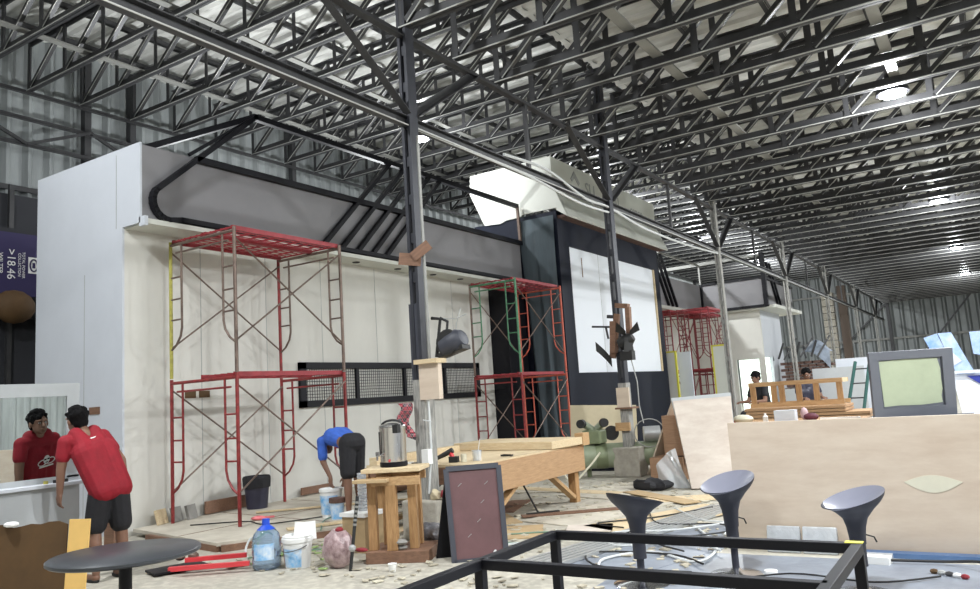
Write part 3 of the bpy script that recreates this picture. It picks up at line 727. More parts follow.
def person(label, J, shirt, shorts, loc, facing_hand=None, sleeves=.52, knee=.9, shoes=None, vox=.009, build=1.0, tuck=False):
    """J: joints in hall coordinates"""
    t = thing('person', label, 'person', loc)
    B = MB(); Hh = MB(); g = {k: V(v) for k, v in J.items()}
    k = build
    ch = g['chest']; pv = g['pelvis']; nk = g['neck']
    # torso
    sh = (g['shR']-g['shL']).normalized()
    for s in (-1, 1):
        capsule(B, pv+sh*s*.07, ch+sh*s*.08-(ch-pv)*.1, .085*k, .10*k)
        capsule(B, ch+sh*s*.05, nk+sh*s*.09, .10*k, .055*k)
    capsule(B, pv, ch, .10*k, .115*k)
    capsule(B, g['shL'], g['shR'], .055*k, .055*k); capsule(B, nk-(nk-ch)*.15, g['head'], .058*k, .05*k)
    for s, a in (('L',-1),('R',1)):
        capsule(B, g['sh'+s], g['el'+s], .052*k, .041*k); capsule(B, g['el'+s], g['wr'+s], .041*k, .027*k)
        capsule(B, pv+sh*a*.08, g['kn'+s], .088*k, .056*k)
        kn, an = g['kn'+s], g['an'+s]; mid = kn.lerp(an, .35)
        capsule(B, kn, mid, .053*k, .054*k); capsule(B, mid, an, .054*k, .034*k)
        ft = g['toe'+s]; capsule(B, an+V((0,0,-.045)), an.lerp(ft,.55)+V((0,0,-.03)), .036*k, .034*k); capsule(B, an.lerp(ft,.5)+V((0,0,-.035)), ft, .036*k, .022*k)
        hd = g.get('hd'+s, (g['wr'+s]-g['el'+s]).normalized())
        hand(B, g['wr'+s], hd, g.get('pn'+s, -sh*a), a, J.get('curl', .6) if isinstance(J.get('curl', .6), float) else .6)
    L, m = head(B, Hh, g['head'], g['face'], g['up'], k)
    body = fused('body', B, M['skin'], t, vox*.75, 3)
    body['label'] = 'bare brown skin'
    fused('hair', Hh, M['hair'], t, .009, 1)
    eyes(t, L, m, k)
    # shirt
    S = MB(); dn = (pv-ch).normalized()
    for s in (-1, 1):
        capsule(S, pv+sh*s*(.06 if tuck else .085)+dn*(-.05 if tuck else .05), ch+sh*s*.09, (.09 if tuck else .112)*k, .118*k)
        capsule(S, ch+sh*s*.06, nk+sh*s*.085-(nk-ch)*.02, .118*k, .068*k)
    capsule(S, pv+dn*(-.05 if tuck else .04), ch, (.10 if tuck else .115)*k, .128*k); capsule(S, g['shL'], g['shR'], .065*k, .065*k)
    for s in ('L','R'):
        a, e = g['sh'+s], g['el'+s]; q = a.lerp(e, sleeves); capsule(S, a, q, .064*k, .064*k)
    fused('shirt', S, M[shirt], t, vox, 3)
    S = MB()
    for s, a in (('L',-1),('R',1)):
        kk = (pv+sh*a*.08).lerp(g['kn'+s], knee); capsule(S, (pv+sh*a*.075).lerp(kk, 0 if tuck else .22), kk, (.112 if tuck else .104)*k, .098*k)
    q = V((0,0,0)) if tuck else V((0,0,-.06)); rr = (.135 if tuck else .10)*k
    capsule(S, pv-sh*.05+q, pv+sh*.05+q, rr, rr)
    fused('shorts', S, M[shorts], t, vox, 3)
    for s in ('L','R'):
        an, ft = g['an'+s], g['toe'+s]; d = (ft-an); d.z = 0; d.normalize(); z = min(an.z, ft.z)-.075
        c = an.lerp(ft, .5); w = MB(); zz = loc[2]
        w.lathe([(.05,0),(.055,.02),(.05,.028)],16,(0,0,0),Matrix.Diagonal((.9,2.3,1))); mt = Matrix.Translation((c.x,c.y,zz)) @ Matrix.Rotation(math.atan2(d.y,d.x)-PI/2,4,'Z')
        w.xf(mt); obj('sandal', w, M['rubber'], t, smooth=True)
    return t, L, m
# man at the mirror, seen from behind
fac = V((-.93,.12,0)).normalized(); rt = V((fac.y,-fac.x,0)); cl_ = V((-.844,-.536,0))   # cl_: towards the picture's left, the way he leans
bp = V((-7.41,4.52,0))
J = dict(pelvis=bp+V((0,0,.90)), chest=bp+cl_*.13+fac*.03+V((0,0,1.22)), neck=bp+cl_*.22+fac*.06+V((0,0,1.41)), head=bp+cl_*.29+fac*.09+V((0,0,1.535)),
         face=fac*.9+V((0,-.18,-.02)), up=V((0,0,1))+cl_*.25+fac*.1)
J['shL'] = J['neck']-rt*.18+V((0,0,-.075)); J['shR'] = J['neck']+rt*.18+V((0,0,-.04))
J['elL'] = J['shL']+V((0,0,-.27))+fac*.02-rt*.03; J['wrL'] = J['elL']+V((0,0,-.22))+fac*.02+rt*.0
J['elR'] = J['shR']+V((0,0,-.25))-fac*.12+rt*.13; J['wrR'] = J['elR']+V((0,0,-.21))-fac*.03+rt*.03
J['hdL'] = V((0,0,-1))+fac*.2; J['hdR'] = V((0,0,-.9))-rt*.3
for s, a in (('L',-1),('R',1)):
    J['kn'+s] = bp+rt*a*.11+fac*(.05 if a < 0 else -.02)+V((0,0,.49)); J['an'+s] = bp+rt*a*.13-fac*.02+V((0,0,.09)); J['toe'+s] = J['an'+s]+fac*.17+V((0,0,-.05))
redman, L, m_ = person('man in red printed t-shirt and black shorts, seen from behind at the mirror', J, 'redshirt', 'blackcloth', bp, build=1.08)
# print on the chest and small lettering on the back
def stick(mb, c, n, up, name, mt, parent):
    n, up = V(n).normalized(), V(up); up = (up-n*up.dot(n)).normalized(); s = up.cross(n)
    m = Matrix(((s.x,up.x,n.x,c[0]),(s.y,up.y,n.y,c[1]),(s.z,up.z,n.z,c[2]),(0,0,0,1))); mb.xf(m); return obj(name, mb, mt, parent)
ch = J['chest']; upv = (J['chest']-J['pelvis']).normalized(); nf = (fac-upv*fac.dot(upv)).normalized()
em = MB(); r_ = .07
for s in (-1, 1):
    pts = [(s*(.045+.05*math.cos(a)), -.005+.032*math.sin(a), 0) for a in [i*2*PI/20 for i in range(20)]]
    em.tube(pts, .005, 6, closed=True)
pts = [(.036*math.cos(a), .02+.05*math.sin(a), 0) for a in [i*2*PI/20 for i in range(20)]]
em.add([V((x,y,.002)) for x, y, z in pts], [tuple(range(20))])
c0 = ch+nf*.157+upv*-.03
stick(em, c0, nf, upv, 'chest_print', M['paper'], redman)
em = MB().box(-.03,-.006,.02,.034,.003,.008).box(.006,.03,.02,.034,.003,.008).box(-.014,.014,-.012,-.004,.003,.008)
stick(em, c0, nf, upv, 'chest_print', M['hair'], redman)
em = MB().bar((-.08,-.062,0),(.08,-.05,0),.014,.006,(0,0,1)); stick(em, c0, nf, upv, 'chest_print', M['paper'], redman)
em = MB().box(-.06,.06,0,.012,0,.003).box(-.035,.035,-.03,-.02,0,.003)
nb = -nf; stick(em, J['neck']-nf*.088-upv*.10, nb, upv, 'back_print', M['paper'], redman)

# man in blue bending over the paint bucket
bp = V((-7.10,7.66,.1)); fac = V((-.93,.22,0)).normalized(); rt = V((fac.y,-fac.x,0))
J = dict(pelvis=bp+V((0,0,.93)), chest=bp+fac*.33+V((0,0,1.02)), neck=bp+fac*.50+V((0,0,.97)), head=bp+fac*.60+V((0,0,.90)),
         face=V((0,0,-1))+fac*.5, up=fac+V((0,0,.2)))
J['shL'] = J['neck']-rt*.17-fac*.04; J['shR'] = J['neck']+rt*.17-fac*.04
J['elL'] = J['shL']+V((0,0,-.27))-fac*.02; J['wrL'] = J['elL']+V((0,0,-.20))-fac*.10+rt*.04
J['elR'] = J['shR']+V((0,0,-.27))+fac*.02; J['wrR'] = J['elR']+V((0,0,-.22))-fac*.06-rt*.04
J['hdL'] = V((0,0,-1)); J['hdR'] = V((0,0,-1))
for s, a in (('L',-1),('R',1)):
    J['kn'+s] = bp+rt*a*.10+fac*(.06 if a > 0 else -.02)+V((0,0,.50)); J['an'+s] = bp+rt*a*.13+fac*(.05 if a > 0 else -.06)+V((0,0,.085)); J['toe'+s] = J['an'+s]+fac*.16+V((0,0,-.05))
person('person in blue t-shirt and black shorts bending over a white paint bucket', J, 'blueshirt', 'blackcloth', bp, sleeves=.75, knee=.85, tuck=True)
# two seated workers far behind the rack
def seated(x, y, label, shirt, z=.14, face=(-.5,-.8,0)):
    bp = V((x,y,z)); fac = V(face).normalized(); rt = V((fac.y,-fac.x,0))
    J = dict(pelvis=bp+V((0,0,.72)), chest=bp+fac*.05+V((0,0,1.05)), neck=bp+fac*.08+V((0,0,1.25)), head=bp+fac*.13+V((0,0,1.40)), face=fac+V((0,0,-.3)), up=V((0,0,1)))
    J['shL'] = J['neck']-rt*.18+V((0,0,-.06)); J['shR'] = J['neck']+rt*.18+V((0,0,-.06))
    for s, a in (('L',-1),('R',1)):
        J['el'+s] = J['sh'+s]+V((0,0,-.26))+fac*.08+rt*a*.05; J['wr'+s] = J['el'+s]+fac*.22+V((0,0,.0))-rt*a*.05
        J['hd'+s] = fac; J['pn'+s] = V((0,0,-1))
        J['kn'+s] = bp+rt*a*.15+fac*.42+V((0,0,.66)); J['an'+s] = bp+rt*a*.15+fac*.40+V((0,0,.09)); J['toe'+s] = J['an'+s]+fac*.16+V((0,0,-.05))
    person(label, J, shirt, 'blackcloth', bp, vox=.013)
    tag(obj('timber_pallet', MB().box(x-.45,x+.35,y-.7,y+.35,0,z), M['pine']), 'timber pallet under the feet of the ' + label.split(' sitting')[0] + ' ' + label.split('behind the ')[1].split(' of')[0], 'pallet')
    st = thing('work_stool', 'plain wooden stool under the ' + label.split(' sitting')[0], 'stool', bp)
    obj('seat', MB().box(x-.18,x+.18,y-.18,y+.18,z+.54,z+.58), M['pine'], st)
    for a in (-1, 1):
        for c in (-1, 1): obj('leg', MB().box(x+a*.14-.02,x+a*.14+.02,y+c*.14-.02,y+c*.14+.02,z,z+.54), M['pine'], st)
seated(-4.02, 16.55, 'worker in black shirt sitting behind the left end of the timber rack', 'blackcloth')
seated(-3.25, 17.0, 'worker in dark shirt sitting behind the middle of the timber rack', 'bin', face=(.5,-.8,0))

# ------------------------------------------------------------------ mirror cabinet, cardboard, round table (left foreground)
XM = -8.10
mc = thing('mirror_cabinet', 'pale grey cabinet with a framed mirror and a white ledge', 'cabinet', (XM-.2, 3.6, 0))
obj('body', MB().box(XM-.35,XM+.10,2.7,4.56,0,.90), M['greyboard'], mc)
obj('back_board', MB().box(XM-.08,XM-.02,2.7,4.60,.90,1.93), M['greyboard'], mc)
f = MB().box(XM-.02,XM+.02,2.7,4.60,1.80,1.93).box(XM-.02,XM+.02,4.47,4.60,.97,1.80).box(XM-.02,XM+.02,2.7,4.60,.93,.99)
obj('mirror_frame', f, M['greyboard'], mc)
obj('mirror_glass', MB().box(XM-.01,XM+.005,2.75,4.475,.985,1.81), M['mirror'], mc)
obj('ledge', MB().box(XM-.02,XM+.17,2.65,4.60,.90,.935), M['white'], mc, bevel=.005)
for i, (y, m_, r, lb) in enumerate(((4.22,'yellow',.022,'small yellowish tape roll on the mirror ledge'),(4.31,'rubber',.02,'black tape roll on the mirror ledge, middle item'),(4.42,'rubber',.022,'dark knob-like tool at the right end of the mirror ledge'))):
    tag(obj('tape_roll', MB().lathe([(r*.5,0),(r,0),(r,.03),(r*.5,.03)],14,(XM+.10,y,.935)), M[m_]), lb, 'tape')
# second small white partition between the mirror and the booth end
cb = MB(); top = [(-8.05,.52)]
n = 26; pts = [(0,0)]+[(2.1*i/n, .655+.012*math.sin(i*2.1)+.012*math.sin(i*5.3)) for i in range(n+1)][::1]+[(2.1,0)]
o = obj('cardboard_sheet', MB().prism([(a-2.1, c) for a, c in pts], -.008, .008, 'y'), M['cardbrown'], local=True); o.location = (-6.98, 3.85, 0); o.rotation_euler = (-.08, 0, .565)
tag(o, 'dark brown cardboard sheet with a torn top edge at the lower left', 'cardboard')
o = obj('cardboard_piece', MB().box(0,.18,-.01,.01,0,.68), M['cardyellow'], local=True); o.location = (-6.975, 3.845, 0); o.rotation_euler = (-.06, .04, .565)
tag(o, 'yellow-orange cardboard piece beside the torn brown sheet', 'cardboard')
tag(obj('fabric_scrap', MB().ball((-7.42,3.62,.665),(.08,.06,.025),10), M['paper']), 'white paper scrap on top of the torn cardboard', 'scrap')
rtb = thing('round_table', 'dark round tabletop lying low at the lower left', 'table', (-5.48, 3.47, 0))
obj('top', MB().lathe([(.505,.52),(.52,.53),(.52,.55),(.505,.56)],56,(-5.48,3.47,0)), M['darktop'], rtb, smooth=True)
obj('base', MB().lathe([(.25,0),(.25,.03),(.045,.05),(.045,.52)],24,(-5.48,3.47,0)), M['black'], rtb, smooth=True)
tag(obj('dark_board', MB().bar((-7.1,4.75,.03),(-6.95,5.25,.03),.3,.02), M['black']), 'dark board sticking out from under the round tabletop', 'board')
tag(obj('side_board', MB().box(-9.12,-8.92,5.5,5.53,0,.45), M['brownwood']), 'brown board leaning behind the legs of the man at the mirror', 'board')

# purple banner and dark shelf beyond the booth end
sh = thing('storage_rack', 'dark storage rack loaded with covered goods by the left wall', 'rack', (-14.8, 7.4, 0))
for y in (5.4, 7.0, 8.6):
    obj('upright', MB().box(-14.62,-14.54,y-.04,y+.04,0,5.9), M['steel'], sh)
for z in (1.9, 3.45, 5.0): obj('shelf', MB().box(-15.4,-14.5,5.3,8.7,z,z+.08), M['blackm'], sh)
obj('dark_cover', MB().box(-15.4,-14.66,5.35,8.65,.0,5.75), M['blackm'], sh)
bn = thing('banner', 'purple banner with white price lettering hung on the dark rack', 'banner', (-14.5, 6.9, 4.0))
obj('sheet', MB().box(-14.52,-14.50,5.6,7.75,3.85,5.0), M['purple'], bn)
def on_x(mb, x, y, z, rot=0):
    m = Matrix.Translation((x,y,z)) @ Matrix(((0,0,1,0),(1,0,0,0),(0,1,0,0),(0,0,0,1))) @ Matrix.Rotation(rot,4,'Z'); return mb.xf(m)
obj('lettering', on_x(textmesh('>18.46', .20, .002), -14.495, 6.98, 4.42, -PI/2), M['paper'], bn)
obj('lettering', on_x(textmesh('WILTER', .11, .002), -14.495, 6.80, 4.42, -PI/2), M['paper'], bn)
obj('lettering', on_x(textmesh('TOTAL POWER\nCOLLECTION', .07, .002), -14.495, 7.16, 4.42, -PI/2), M['paper'], bn)
e = MB(); e.box(-14.499,-14.494,7.28,7.47,4.28,4.58); obj('emblem_plate', e, M['paper'], bn)
e = MB(); e.tube([V((-14.49,7.375+.065*math.cos(a),4.43+.11*math.sin(a))) for a in [i*2*PI/18 for i in range(18)]], .014, 5, closed=True); e.box(-14.494,-14.488,7.35,7.40,4.38,4.48)
obj('emblem', e, M['purple'], bn)
tag(obj('sack', MB().ball((-14.3,6.95,3.62),(.22,.36,.30),14), M['cardbrown'], smooth=True), 'pale bulging sack below the purple banner', 'sack')
for k in range(7):
    tag(obj('steel_drum', MB().lathe([(.10,0),(.115,.02),(.115,.30),(.10,.32)],14,(-14.42,7.35,1.98+.0)), M['steel']), '', '') if False else None
tag(obj('coiled_duct', MB().tube([V((-14.35+.11*math.cos(a*1.0),7.5+.11*math.sin(a*1.0),0.03+a*.03)) for a in [i*.5 for i in range(240)]], .03, 6), M['blackm']), 'dark ribbed duct standing at the edge of the rack', 'duct')

# ------------------------------------------------------------------ bottle, bucket, red frames
wb = thing('water_bottle', 'large clear blue water bottle on the floor', 'bottle', (-6.14, 5.36, 0))
obj('body', MB().lathe([(.10,0),(.135,.02),(.138,.10),(.130,.12),(.138,.14),(.138,.24),(.130,.26),(.136,.28),(.12,.33),(.07,.385),(.033,.41),(.030,.46)],28), M['water'], wb, local=True, smooth=True)
obj('shoulder_band', MB().lathe([(.088,.372),(.055,.398),(.038,.412),(.036,.47),(.028,.47)],24), M['cap_blue'], wb, local=True, smooth=True)
obj('label', MB().grid(lambda u, v: V((.1395*math.cos(-1.7+1.5*u),.1395*math.sin(-1.7+1.5*u),.10+.15*v)), 8, 1), M['labelblue'], wb, local=True)
pb = thing('paint_bucket', 'white paint bucket with papers stuck in it, beside the water bottle', 'bucket', (-5.86, 5.50, 0))
obj('body', MB().lathe([(.115,0),(.14,.24),(.15,.245),(.152,.28),(.142,.285),(.145,.30),(.12,.31),(.10,.27)],28), M['plasticwhite'], pb, local=True, smooth=True)
obj('label', MB().grid(lambda u, v: V(((.117+.02*v+.003)*math.cos(-2.0+1.5*u),(.117+.02*v+.003)*math.sin(-2.0+1.5*u),.02+.17*v)), 8, 1), M['labelblue'], pb, local=True)['label'] = 'blue printed label'
obj('label', MB().grid(lambda u, v: V(((.117+.02*v+.004)*math.cos(-2.6+.55*u),(.117+.02*v+.004)*math.sin(-2.6+.55*u),.02+.17*v)), 4, 1), M['maroon'], pb, local=True)['label'] = 'maroon printed label'
obj('handle', MB().tube([V((.15*math.cos(a),.15*math.sin(a)-.01,.22-.05*math.sin(-a))) for a in [-.1-i*.29 for i in range(11)]], .004, 6), M['steel'], pb, local=True)
for dx, r, lb in ((-.01,.25,'white paper sheet standing in the paint bucket, left of two'),(.09,-.2,'white paper sheet standing in the paint bucket, right of two')):
    o = obj('paper_sheet', MB().box(-.06,.06,-.002,.002,0,.17), M['paper'], local=True); o.location = (-5.86+dx*.9+.02, 5.52+dx*.6, .25); o.rotation_euler = (-.15, r*.4, .55)
    tag(o, lb, 'paper')
for k, (a, c) in enumerate((((-6.95,4.85),(-6.35,5.30)),((-6.75,4.80),(-6.2,5.2)),((-6.9,5.0),(-6.45,5.38)))):
    tag(obj('red_bar', MB().bar((*a,.05+.03*k),(*c,.05+.03*k),.05,.04), M['redplastic']), ['red metal bar on the floor left of the water bottle, lowest of three','red metal bar on the floor left of the water bottle, nearest of three','red metal bar left of the water bottle, topmost of three'][k], 'bar', 'red bars beside the water bottle')
for i, (x, y) in enumerate(((-6.98,5.0),(-6.88,5.08))):
    tag(obj('brass_fitting', MB().ball((x,y,.14),(.06,.05,.04),10), M['brass'], smooth=True), 'small brass fitting by the round tabletop, %s one' % ('left','right')[i], 'fitting')

# paint bucket of the bending man, thing behind him
pb2 = thing('paint_bucket', 'white paint bucket with blue label in front of the bending man', 'bucket', (-7.45, 7.60, .1))
obj('body', MB().lathe([(.12,0),(.145,.32),(.155,.325),(.155,.36),(.145,.365),(.12,.33)],24), M['plasticwhite'], pb2, local=True, smooth=True)
obj('label', MB().grid(lambda u, v: V(((.125+.018*v+.002)*math.cos(-2.4+2.2*u),(.125+.018*v+.002)*math.sin(-2.4+2.2*u),.04+.24*v)), 10, 1), M['labelblue'], pb2, local=True)
pb3 = thing('paint_bucket', 'smaller bucket with a reddish rim between the bending man and his white bucket', 'bucket', (-7.23, 7.48, .1))
obj('body', MB().lathe([(.08,0),(.09,.2),(.1,.21),(.1,.24),(.08,.22)],20), M['labelblue'], pb3, local=True, smooth=True)
obj('rim', MB().lathe([(.101,.20),(.106,.21),(.106,.26),(.095,.26)],20), M['brick'], pb3, local=True, smooth=True)
for i, (x, y, z, s, c, lb) in enumerate(((-8.35,9.9,.24,(.5,.3,.14),'brownwood','brown sack lying behind the bending man, lowest of the heap'),(-8.2,10.1,.42,(.36,.25,.1),'bin','dark bag lying on the brown sack behind the bending man'),
     (-7.6,9.9,.33,(.2,.3,.24),'blackcloth','black bag at the right of the heap behind the bending man'),(-8.5,9.85,.45,(.14,.14,.08),'rubber','dark shoe-like bundle topmost on the heap behind the bending man'))):
    tag(obj('cloth_bag', MB().ball((x,y,z),s,14), M[c], smooth=True), lb, 'bag', 'bags heaped behind the bending man')

# ------------------------------------------------------------------ timber stand with the urn
ts = thing('timber_stand', 'rough timber stand made of upright posts on a base board', 'stand', (-5.11, 6.12, 0))
rot = Matrix.Translation((-5.11,6.12,0)) @ Matrix.Rotation(.42,4,'Z')
def B(x0,x1,y0,y1,z0,z1): return MB().box(x0*.86,x1*.86,y0*.86,y1*.86,z0,z1).xf(rot)
obj('base_board', B(-.30,.42,-.30,.30,0,.11), M['brownwood'], ts, bevel=.004)
for x, y, w in ((-.24,-.16,.05),(.0,-.22,.06),(.22,-.12,.05),(-.16,.16,.05),(.2,.16,.05)):
    obj('upright', B(x-w,x+w,y-w*.8,y+w*.8,.11,.80), M['pinez'], ts, bevel=.004)
obj('top_board', B(-.34,.34,-.24,.28,.84,.88), M['pinelight'], ts, bevel=.004)
obj('cross_rail', B(-.22,.34,-.27,-.22,.72,.80), M['pine'], ts, bevel=.003)
obj('cross_rail', B(-.30,.30,.2,.24,.74,.82), M['pine'], ts, bevel=.003)
obj('side_board', B(-.40,.0,-.38,-.16,.76,.79), M['card'], ts, bevel=.003)
ur = thing('drink_urn', 'stainless steel drink urn with black lid handle on the timber stand', 'urn', (-5.15, 6.15, .88)); ur.scale = (.88,.88,.92)
obj('body', MB().lathe([(.145,.03),(.15,.05),(.15,.40),(.155,.41),(.155,.425),(.15,.43)],32), M['inox'], ur, local=True, smooth=True)
obj('base_ring', MB().lathe([(.15,0),(.158,.01),(.158,.05),(.15,.055)],32), M['black'], ur, local=True)
obj('lid', MB().lathe([(.155,.43),(.15,.445),(.08,.465),(.02,.47)],32), M['inox'], ur, local=True, smooth=True)
obj('lid_handle', MB().tube([V((.155*math.cos(a),0,.44+.055*math.sin(a))) for a in [i*PI/12 for i in range(13)]], .013, 8), M['rubber'], ur, local=True, smooth=True)
obj('side_clasp', MB().box(.10,.17,-.12,-.06,.36,.45), M['rubber'], ur, local=True)
obj('tap', MB().tube([(-.06,-.14,.13),(-.07,-.2,.13),(-.07,-.2,.08)],.012,8).box(-.085,-.045,-.21,-.19,.13,.17), M['inox'], ur, local=True)
obj('gauge_tube', MB().tube([(-.075,-.14,.14),(-.075,-.145,.38)],.008,6), M['rubber'], ur, local=True)
obj('light_knob', MB().ball((.06,-.148,.07),.014,8), M['redplastic'], ur, local=True)
for i, (x, y, z) in enumerate(((-5.0,6.0,.13),(-4.98,5.98,.185))):
    tag(obj('pebble', MB().ball((x,y,z),(.09,.055,.03),12), M['stone'], smooth=True), ['flat grey stone on the base board of the timber stand, lower of two','flat grey stone resting on the other one inside the stand'][i], 'stone')
tag(obj('rag', MB().ball((-5.33,5.82,.125),(.08,.05,.02),10), M['maroon']), 'small dark red rag on the base board of the stand', 'rag')
cu = obj('foam_cup', MB().lathe([(.028,0),(.04,.07),(.042,.07),(.036,.06)],16), M['paper'], local=True); cu.location = (-4.78,5.62,0); tag(cu, 'white foam cup on the floor in front of the timber stand', 'cup')
bx = thing('plywood_box', 'plywood box with white top left of the timber stand', 'box', (-5.75, 6.35, 0))
obj('body', MB().box(-5.93,-5.62,6.2,6.5,0,.36), M['card'], bx); obj('top', MB().box(-5.95,-5.6,6.18,6.52,.36,.40), M['paper'], bx)
st = thing('cup_stack', 'tall stack of clear plastic cups on the white-topped box', 'cups', (-5.78, 6.36, .40))
q = MB()
for k in range(12): q.lathe([(.045,k*.033),(.052,k*.033+.028),(.046,k*.033+.03)],14)
obj('cups', q, M['plasticclear'], st, local=True, smooth=True)
pg = MB().grid(lambda u, v: V((-.0,0,0)),1,1)
bag = MB().ball((0,0,.17),(.17,.13,.18),20)
bag.v = [tuple(V(v)*(1+.06*math.sin(v[0]*40+v[2]*31)*math.cos(v[1]*37))) for v in bag.v]
o = obj('plastic_bag', bag, mat('bag_print',(.55,.42,.42),.35,col2=(.20,.12,.13),nscale=14,bump=.8,bscale=14), local=True, smooth=True); o.location = (-5.42,5.60,.0); tag(o, 'bulging transparent plastic bag of rubbish left of the timber stand', 'bag')
tag(obj('plastic_knot', MB().ball((-5.40,5.60,.35),(.045,.035,.025),10), M['maroon'], smooth=True), 'dark red plastic wrapper on top of the rubbish bag', 'wrapper')
pp = thing('taped_pole', 'thin dark taped pole standing left of the timber stand', 'pole', (-5.18, 5.55, 0))
obj('shaft', MB().tube([(-5.20,5.52,0),(-5.17,5.62,.66)], .016, 8), M['rubber'], pp); 
for k in range(6): obj('tape_band', MB().tube([V((-5.20,5.52,0)).lerp(V((-5.17,5.62,.66)),.60+k*.06),V((-5.20,5.52,0)).lerp(V((-5.17,5.62,.66)),.63+k*.06)], .019, 8), M['steel_light'], pp)
obj('joint', MB().ball((-5.19,5.545,.20),.035,10), M['alu'], pp)

# things on the near post
tag(obj('cardboard_scrap', MB().box(-.14,.12,-.01,.01,-.07,.07), M['brownwood'], local=True), 'brown cardboard scrap taped on the near post, left half of the bow', 'cardboard')
o = bpy.data.objects['cardboard_scrap']; o.location = (XG+.0, 6.98, 3.13); o.rotation_euler = (.0,.15,.45)
o = obj('cardboard_scrap', MB().box(-.02,.22,-.01,.01,-.06,.06), M['brownwood'], local=True); o.location = (XG+.06, 6.97, 3.16); o.rotation_euler = (0,-.6,.45); tag(o, 'brown cardboard scrap taped on the near post, right half of the bow', 'cardboard')
pl = obj('cable_trunking', MB().box(XG-.10,XG+.06,7.02,7.11,1.55,2.62), M['slate']); tag(pl, 'dark grey steel plate clamped to the near post', 'plate')
tag(obj('white_tube', MB().tube([(XG+.13,7.06,1.7),(XG+.13,7.06,4.6)],.018,6), M['steel_light']), 'thin pale conduit running up the near post', 'conduit')
wx = thing('wooden_bracket', 'pale plywood box bracket fixed to the near post', 'bracket', (XG+.18, 7.0, 1.5))
obj('board', MB().box(XG+.03,XG+.30,6.98,7.05,1.52,1.92), M['ply'], wx); obj('cap', MB().box(XG-.0,XG+.32,6.93,7.12,1.92,1.97), M['pinelight'], wx)
mo = thing('motor_tool', 'grey motor unit with a black tubular handle on the near post bracket', 'machine', (XG+.3, 7.1, 1.97))
x, y = XG+.38, 7.18
obj('motor_body', MB().lathe([(.06,-.14),(.12,-.12),(.13,0),(.13,.10),(.09,.16),(.05,.17)],20,(x,y,2.13),Matrix.Rotation(1.2,3,'Y')), M['slate'], mo, smooth=True)
obj('foot', MB().bar((x-.16,y,2.0),(x+.18,y,2.08),.16,.05), M['rubber'], mo)
obj('guard', MB().lathe([(.14,-.03),(.155,0),(.14,.03)],20,(x-.03,y-.06,2.14),Matrix.Rotation(PI/2,3,'X')), M['rubber'], mo, smooth=True)
obj('handle', MB().tube([(x-.20,y-.05,1.99),(x-.12,y-.05,2.42),(x-.24,y-.05,2.44)],.02,8).tube([(x-.06,y-.05,2.12),(x-.02,y-.05,2.38),(x-.12,y-.05,2.43)],.016,8), M['rubber'], mo, smooth=True)
obj('cord', MB().tube([(x+.05,y,2.25),(x+.08,y-.02,2.35),(x+.12,y-.02,2.45),(x+.14,y,2.52)],.006,5).tube([(x-.1,y-.05,2.42),(x+.1,y-.05,2.4),(x+.22,y-.02,2.44)],.006,5), M['letter'], mo)
pc = MB().grid(lambda u, v: V((XG-.26+.20*u+.03*math.sin(v*9), 6.93+.03*math.sin(u*9+v*5), 1.50-.42*v*(.7+.3*u))), 10, 14)
tag(obj('plaid_cloth', pc, M['plaid'], smooth=True), 'red and black plaid cloth hanging from the near post', 'cloth')
pcc = MB().tube([(XG+.13,7.0,1.5),(XG+.15,6.98,1.0),(XG+.10,6.96,.5)],.012,6).tube([(XG+.08,6.95,1.3),(XG+.2,6.93,1.28)],.008,5)
tag(obj('loose_cable', pcc, M['cable']), 'pale loose cable hanging down the near post', 'cable')
tag(obj('socket_box', MB().box(XG+.07,XG+.16,6.9,6.98,.82,.98), M['paper']), 'white socket box low on the near post', 'socket')
for i, (x, y, z, r, m_, lb) in enumerate(((XG+.27,7.0,.49,.045,'maroon','dark red crumpled wrapper behind the near post foot'),(XG+.38,7.1,.30,.13,'letter','grey sack of scraps right of the near post footing'),(XG+.16,7.0,.48,.065,'cardpale','pale crumpled paper on the near post footing'),
        (XG+.5,7.2,.11,.12,'cardpale','pale crumpled packet right of the near post footing'))):
    q = MB().ball((0,0,0),(r,r*.8,r),12); q.v = [tuple(V(v)*(1+.15*math.sin(v[0]*60+v[2]*51))) for v in q.v]
    o = obj('crumpled_scrap', q, M[m_], local=True); o.location = (x,y,z); tag(o, lb, 'scrap')
q = MB().ball((0,0,0),(.2,.12,.13),16); q.v = [tuple(V(v)*(1+.10*math.sin(v[0]*50+v[2]*41)*math.cos(v[1]*44))) for v in q.v]
o = obj('foil_bag', q, mat('foil',(.35,.35,.37),.3,.3,col2=(.02,.02,.03),nscale=9,bump=.8,bscale=16), local=True, smooth=True); o.location = (-5.08,6.62,.13); tag(o, 'black and white plastic bag between the timber stand and the easel board', 'bag')

# ------------------------------------------------------------------ A-frame board
ab = thing('easel_board', 'folding a-frame sign board with a scratched brown face and slate frame', 'sign', (-4.42, 6.45, 0))
def lean(p0, p1, q0, q1, th, inset=0):
    """slab between four corners p0 p1 (bottom) q1 q0 (top)"""
    p0, p1, q0, q1 = map(V, (p0, p1, q0, q1)); n = (p1-p0).cross(q0-p0).normalized()
    if inset:
        u = (p1-p0).normalized()*inset; v = (q0-p0).normalized()*inset; p0, p1, q0, q1 = p0+u+v, p1-u+v, q0+u-v, q1-u-v
    vs = [p0,p1,q1,q0,p0+n*th,p1+n*th,q1+n*th,q0+n*th]
    return MB().add(vs, [(0,1,2,3),(7,6,5,4),(0,4,5,1),(1,5,6,2),(2,6,7,3),(3,7,4,0)])
P0, P1, Q0, Q1 = V((-4.42,6.08,0)), V((-4.06,6.42,0)), V((-4.55,6.20,.84)), V((-4.17,6.55,.84))
